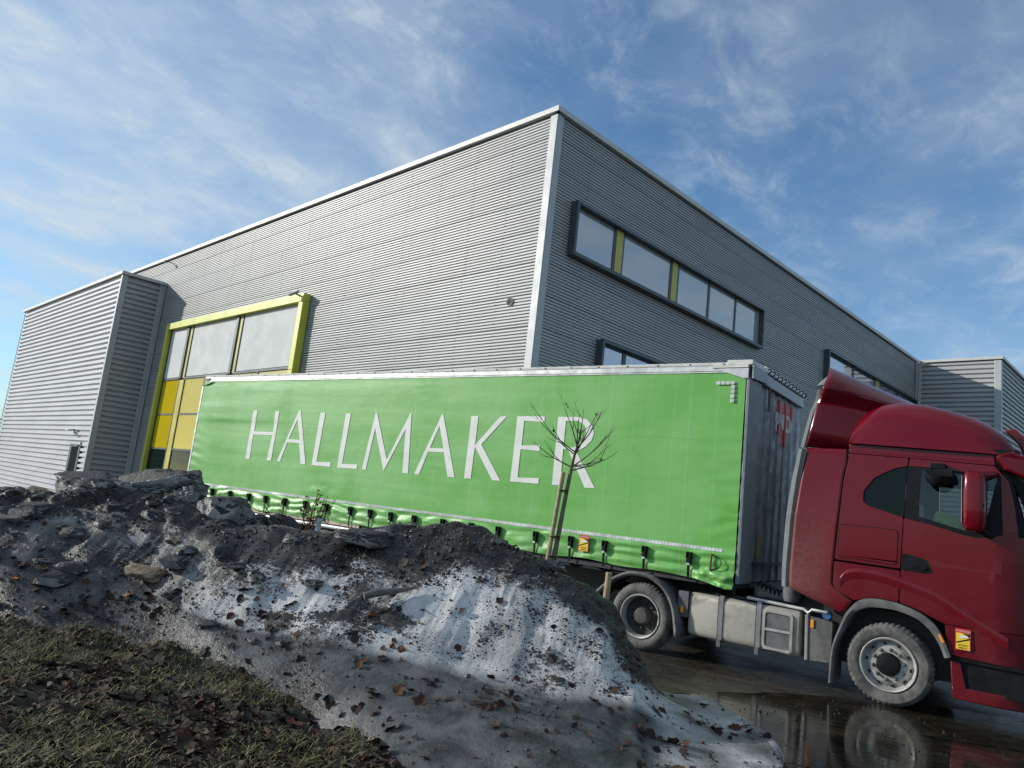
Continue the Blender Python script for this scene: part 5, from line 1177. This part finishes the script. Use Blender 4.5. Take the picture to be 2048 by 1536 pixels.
# dry weeds on the crest
def weed(name, base, hgt, n, seed, label, spread=0.22):
    wr = random.Random(seed); e = tag(empty(name, base), label, 'weed'); bz = Vector(base)
    for k in range(n):
        d = Vector((wr.gauss(0, spread), wr.gauss(0, spread), 1)).normalized(); h = hgt * wr.uniform(0.35, 1.0); p = bz + rt2 * wr.gauss(0, 0.06) + fw2 * wr.gauss(0, 0.05); pts = [p - Vector((0, 0, 0.1)), p]
        for i in range(5): d = (d + Vector((wr.gauss(0, .1), wr.gauss(0, .1), -0.01 * i))).normalized(); pts.append(pts[-1] + d * h / 5)
        MB().tube(pts, [0.007, 0.007, 0.006, 0.0055, 0.005, 0.004, 0.0025], 5).build('stalk', DRY, e)
        for i in range(3, 7):
            for _ in range(2):
                if wr.random() < 0.75:
                    q = pts[i]; a_ = (rt2 * wr.gauss(0, 1) + fw2 * wr.gauss(0, 1) + Vector((0, 0, -0.4 + wr.random()))).normalized(); b_ = a_.orthogonal().normalized(); L = wr.uniform(0.03, 0.07)
                    MB().add([q, q + a_ * L * 0.5 + b_ * L * 0.22, q + a_ * L, q + a_ * L * 0.5 - b_ * L * 0.22], [(0, 1, 2), (0, 2, 3)]).build('withered_leaf', DRY, e)
weed('dry_weed', (-2.76, -4.70, 1.22), 0.52, 13, 4, 'tall withered brown weed on the crest beside the grey pipe')
weed('dry_weed', (-3.10, -4.85, 1.22), 0.33, 4, 8, 'small withered weed left of the taller one', 0.12)

# ------------------------------------------------------------------ leaves, grit, grass
def leaf_mesh(seed):
    lr = random.Random(seed); L = 1.0; W_ = lr.uniform(0.30, 0.46); n = 6; V = []; F = []
    cu = lr.uniform(-0.5, 0.5); fo_ = lr.uniform(0.05, 0.45)
    for i in range(n + 1):
        t = i / n; w = W_ * math.sin(math.pi * min(1, t * 0.97 + 0.03)) ** 0.75 * (1 + lr.uniform(-0.18, 0.18)); x = t * L - 0.5; z = cu * (t - 0.5) ** 2 + lr.uniform(-0.04, 0.04)
        V += [(x, -w, z + fo_ * w + lr.uniform(-.05, .05)), (x, 0, z), (x, w, z + fo_ * w + lr.uniform(-.05, .05))]
    for i in range(n): F += [(3 * i, 3 * i + 1, 3 * i + 4, 3 * i + 3), (3 * i + 1, 3 * i + 2, 3 * i + 5, 3 * i + 4)]
    b = MB().add(V, F); b.tube([(-0.5, 0, cu * .25), (-0.75, 0.03, cu * .3)], 0.012, 3, cap=False); return b
LB = [leaf_mesh(k) for k in range(8)]
LCOL = {'dark brown': (0.020, 0.012, 0.009), 'brown': (0.048, 0.025, 0.015), 'reddish brown': (0.065, 0.026, 0.014), 'greyish tan': (0.085, 0.065, 0.045)}
LM = {k: simple('leaf_' + k.replace(' ', '_'), c, 0.8, 0, 0.35, 18, 0.25) for k, c in LCOL.items()}
LMESH = {}
for k in LM:
    for i, b in enumerate(LB):
        me = b.mesh('fallen_leaf'); me.materials.append(LM[k]); me.polygons.foreach_set('use_smooth', [True] * len(me.polygons)); LMESH[k, i] = me
ORANGE = simple('leaf_orange', (0.55, 0.16, 0.02), 0.55, 0, 0.3, 18)
def verge_pt(i, j):
    p = Vector(VG[i, j]); a = Vector(VG[min(i + 1, 219), j]) - p; b = Vector(VG[i, min(j + 1, 149)]) - p; n = a.cross(b).normalized()
    return p, (n if n.z > 0 else -n)
cand = []; ZONE = {}
lr = random.Random(5)
def in_view(p):
    d = Vector(p) - CAM; z = d.dot(fw)
    if z < 0.5: return False
    u, v = 1024 + FPX * d.dot(rt) / z, 768 - FPX * d.dot(up) / z
    return -30 < u < 2078 and v < 1570
while len(cand) < 3800:                                # on the verge
    i, j = lr.randint(0, 219), lr.randint(4, 148); p, n = verge_pt(i, j)
    if not in_view(p) or p.z < -0.03: continue
    w = 0.55 + 0.5 * mnoise.noise(p * 1.7)
    if lr.random() < w + (0.2 if j > 40 else -0.1): cand.append((p, n, 'verge'))
k = 0
while k < 680:                                         # on the snow
    u, r_ = lr.random(), lr.choice((1.2, 1.6, 2.0, 2.4, 2.8, 3.2, 3.6, 4.0, 4.6)) + lr.uniform(-.3, .3)
    p, n = on_bank(u, r_)
    if not in_view(p): continue
    if lr.random() < 0.35 + 1.1 * mnoise.noise(p * 2.3 + Vector((9, 0, 0))): cand.append((p, n, 'snow')); ZONE[tuple(p)] = (u, r_); k += 1
def leaf_matrix(p, n, s, tilt=0.45):
    n2 = (n + Vector((lr.gauss(0, tilt), lr.gauss(0, tilt), 0))).normalized(); x = n2.orthogonal().normalized(); x = Matrix.Rotation(lr.uniform(0, 6.28), 3, n2) @ x; y = n2.cross(x)
    M_ = Matrix((x, y, n2)).transposed().to_4x4(); M_ = Matrix.Translation(p + n * s * 0.09) @ M_ @ Matrix.Scale(s, 4); return M_
items = []
for p, n, where in cand:
    kind = lr.choices(list(LM), (5, 4, 1.5, 2) if where == 'verge' else (7, 4, 0.9, 0.5))[0]; s = lr.choice((0.03, 0.04, 0.055, 0.075)) * lr.uniform(0.8, 1.15) if where == 'verge' else lr.choice((0.018, 0.025, 0.035, 0.05, 0.065, 0.085)) * lr.uniform(0.8, 1.2)
    items.append((s / max(0.5, (p - CAM).length), p, n, where, kind, s))
snow_items = sorted([q for q in items if q[3] == 'snow'], key=lambda q: -q[0]); verge_items = sorted([q for q in items if q[3] == 'verge'], key=lambda q: -q[0])
single = snow_items[:150] + verge_items[:140]; rest = snow_items[150:] + verge_items[140:]
WHERE = {'snow': 'lying on the snow bank', 'verge': 'lying in the grass of the verge'}
for _, p, n, where, kind, s in single:
    o = put('fallen_leaf', LMESH[kind, lr.randrange(8)], None); o.matrix_world = leaf_matrix(p, n, s)
    if where == 'snow':
        u_, r_ = ZONE[tuple(p)]; cu_ = BANKU[0] + u_ * (BANKU[-1] - BANKU[0])
        place = 'on the black crest of the bank' if r_ > 4.05 else ('on the grey ice at the left of the bank' if cu_ < 420 else ('on the grey toe of the bank' if r_ < 2.6 else ('on the white face below the branch' if cu_ < 900 else 'on the white face near the short stake')))
    else:
        d_ = (p - CAM); place = 'among grass near the edge of the ice' if d_.length > 5.6 else ('in the mud at the left of the verge' if d_.dot(rt) / d_.dot(fw) < -0.42 else 'in the mud at the right of the verge')
    size = 'small' if s < 0.045 else ('large' if s > 0.07 else 'middling')
    tag(o, '%s fallen %s leaf %s' % (size, kind, place), 'leaf', '%s leaves %s' % (kind, place))
bulk_ = {k: MB() for k in LM}
for _, p, n, where, kind, s in rest:
    M_ = leaf_matrix(p, n, s); src = LB[lr.randrange(8)]; bulk_[kind].add([M_ @ Vector(v) for v in src.v], src.f)
for k, b in bulk_.items():
    o = b.build('leaf_litter', LM[k], smooth='all'); tag(o, 'loose litter of small %s leaves on verge and snow' % k, kind='stuff')
# a few bright orange leaves that stand out
for (u, v), s, lab in (((177, 1264), 0.075, 'bright orange leaf on the edge of the grass below the bark'), ((258, 1190), 0.06, 'bright orange leaf on the grey ice right under the bark piece'), ((30, 1158), 0.06, 'orange leaf at the left end of the ice'),
                       ((745, 1390), 0.11, 'large upright rust brown leaf on the grey ice in the middle'), ((1160, 1175), 0.05, 'single red leaf on the black crest left of the short stake')):
    p = cast(u, v); o = put('fallen_leaf', LB[lr.randrange(8)].mesh('fallen_leaf'), ORANGE if 'orange' in lab else LM['reddish brown'], None, smooth='all'); o.matrix_world = leaf_matrix(p, Vector((0, 0, 1)), s, 0.3); tag(o, lab, 'leaf')
# grit and clods frozen into the snow
ico = bmesh.new(); bmesh.ops.create_icosphere(ico, subdivisions=1, radius=1); IV = np.array([v.co[:] for v in ico.verts]); IF = [tuple(v.index for v in f.verts) for f in ico.faces]; ico.free()
gr = np.random.RandomState(9); b = MB(); cnt = 0; VV = []; FF = []
while cnt < 4200:
    i, j = gr.randint(2, NU - 2), gr.randint(20, NV - 60); p = G[i, j]
    dd = dirt[i, j]
    if gr.rand() > np.clip(dd * 1.1 - 0.15, 0.02, 1): continue
    s = 0.003 + 0.010 * gr.rand() ** 3 * (1.5 if row[i, j] > 4 else 1); P = IV * (s * gr.uniform(0.6, 1.4, 3)) * (1 + 0.5 * (gr.rand(len(IV), 1) - 0.5)) + p + BN[i, j] * s * 0.3
    k0 = len(VV) and cnt * len(IV); VV.append(P); FF += [tuple(q + cnt * len(IV) for q in f) for f in IF]; cnt += 1
me = bpy.data.meshes.new('grit'); me.from_pydata(np.concatenate(VV).tolist(), [], FF); me.update()
GRIT = simple('black_grit', (0.022, 0.021, 0.020), 0.6, 0, 0.5, 40)
tag(put('grit', me, GRIT), 'black grit and clods frozen into the old snow', kind='stuff')
# grass
GR1 = Mat('winter_grass', (0.1, 0.1, 0.03), 0.6); gn = GR1.attr('tone')
GR1.set('Base Color', GR1.mix(gn, (0.038, 0.038, 0.011), (0.33, 0.285, 0.10)))
VV = []; FF = []; tone = []; cnt = 0
gr = np.random.RandomState(21)
ci = gr.randint(0, 219, 62000); cj = gr.randint(1, 148, 62000)
dens = fbm(VG[ci, cj] + 3, 2.2, 3)
for i, j, dn in zip(ci, cj, dens):
    p = VG[i, j]
    if p[2] < 0.0 or dn < -0.20 or not in_view(p): continue
    if gr.rand() > 0.15 + 1.5 * max(dn, 0) + (0.30 if j < 60 else 0): continue
    for _ in range(3):
        a = gr.rand() * 6.283; lean_ = gr.uniform(0.7, 2.1); L = gr.choice([0.03, 0.05, 0.07, 0.10]) * gr.uniform(0.7, 1.2); w = gr.uniform(0.0014, 0.0030); q = p + np.array([gr.normal(0, .02), gr.normal(0, .02), -0.004])
        dx, dy = math.cos(a), math.sin(a); px, py = -dy * w, dx * w; h1, h2, h3 = L * 0.36, L * 0.5, L * (0.62 - 0.28 * lean_)
        o1, o2, o3 = L * 0.12 * lean_, L * 0.38 * lean_, L * 0.75 * lean_
        VV += [(q[0] + px, q[1] + py, q[2]), (q[0] - px, q[1] - py, q[2]), (q[0] + dx * o1 + px, q[1] + dy * o1 + py, q[2] + h1 * .8), (q[0] + dx * o1 - px, q[1] + dy * o1 - py, q[2] + h1 * .8),
               (q[0] + dx * o2 + px * .7, q[1] + dy * o2 + py * .7, q[2] + h2 * .85), (q[0] + dx * o2 - px * .7, q[1] + dy * o2 - py * .7, q[2] + h2 * .85), (q[0] + dx * o3, q[1] + dy * o3, q[2] + h3 * .8)]
        k = cnt * 7; FF += [(k, k + 1, k + 3, k + 2), (k + 2, k + 3, k + 5, k + 4), (k + 4, k + 5, k + 6)]; tone += [gr.rand() ** 1.7] * 7; cnt += 1
me = bpy.data.meshes.new('grass'); me.from_pydata(VV, [], FF); me.update(); a = me.attributes.new('tone', 'FLOAT', 'POINT'); a.data.foreach_set('value', np.array(tone, np.float32))
tag(put('grass', me, GR1.m), 'flattened olive and straw coloured winter grass', kind='stuff')

# ------------------------------------------------------------------ far left: a bushy tree beyond the annex
ft = tag(empty('distant_tree', (-56.5, 9.0, 0)), 'dark bushy tree far behind the annex at the left picture edge', 'tree')
MB().tube([(-56.5, 9.0, -0.1), (-56.5, 9.0, 2.5), (-56.4, 9.1, 4.6)], [0.2, 0.15, 0.05], 8).build('trunk', BARK, ft, smooth=True)
VV = []; FF = []; gr = np.random.RandomState(4)
for k in range(5200):
    d = gr.normal(size=3); d /= np.linalg.norm(d); c = np.array([-56.5, 9.0, 2.6]) + d * np.array([2.2, 2.2, 2.5]) * gr.rand() ** 0.45 * (0.8 + 0.3 * math.sin(d[0] * 7 + d[2] * 9)); a = gr.normal(size=3) * 0.10; b2 = gr.normal(size=3) * 0.10
    VV += [tuple(c), tuple(c + a), tuple(c + b2)]; FF.append((3 * k, 3 * k + 1, 3 * k + 2))
me = bpy.data.meshes.new('crown'); me.from_pydata(VV, [], FF); me.update(); put('crown', me, simple('dark_foliage', (0.035, 0.04, 0.02), 0.8, 0, 0.5, 4), ft)

gr = np.random.RandomState(33); VV = []; FF = []
for k in range(1100):
    x, y = gr.uniform(-3, 5.5), gr.uniform(-4.6, -0.2); s = 0.003 + 0.012 * gr.rand() ** 4
    VV.append(IV * (s * gr.uniform(0.6, 1.4, 3)) + np.array([x, y, 0.008])); FF += [tuple(q + k * len(IV) for q in f) for f in IF]
me = bpy.data.meshes.new('loose_grit'); me.from_pydata(np.concatenate(VV).tolist(), [], FF); me.update()
tag(put('loose_grit', me, simple('brown_grit', (0.035, 0.03, 0.022), 0.8, 0, 0.5, 40, 0.2)), 'loose grit strewn over the wet yard', kind='stuff')
for i, (x, y, h, lab) in enumerate(((-5.6, -11.5, 1.9, 'unseen evergreen bush added to shade the verge, the nearer one'), (-6.2, -13.1, 2.2, 'taller unseen evergreen bush added to shade the verge, further from it'))):  # out-of-view bushes, added only to throw shade over the lower verge
    sb = tag(empty('added_shade_bush', (x, y, -0.05)), lab, 'bush', 'unseen bushes added to shade the verge')
    MB().tube([(x, y, -0.1), (x, y, h * 0.5)], 0.06, 8).build('trunk', BARK, sb)
    VV = []; FF = []
    for k in range(5000):
        d = gr.normal(size=3); d /= np.linalg.norm(d); c = np.array([x, y, h * 0.5]) + d * np.array([1.15, 1.15, h * 0.5]) * gr.rand() ** 0.4 * (0.85 + 0.25 * math.sin(d[0] * 6 + d[2] * 8)); a = gr.normal(size=3) * 0.045; b2 = gr.normal(size=3) * 0.045
        VV += [tuple(c), tuple(c + a), tuple(c + b2)]; FF.append((3 * k, 3 * k + 1, 3 * k + 2))
    me = bpy.data.meshes.new('crown'); me.from_pydata(VV, [], FF); me.update(); put('crown', me, simple('evergreen', (0.03, 0.05, 0.02), 0.7, 0, 0.4, 5), sb)
tag(MB().box(-9, -3, -15, -10, -1.25, -0.04).build('planting_bed', SOIL), kind='structure')
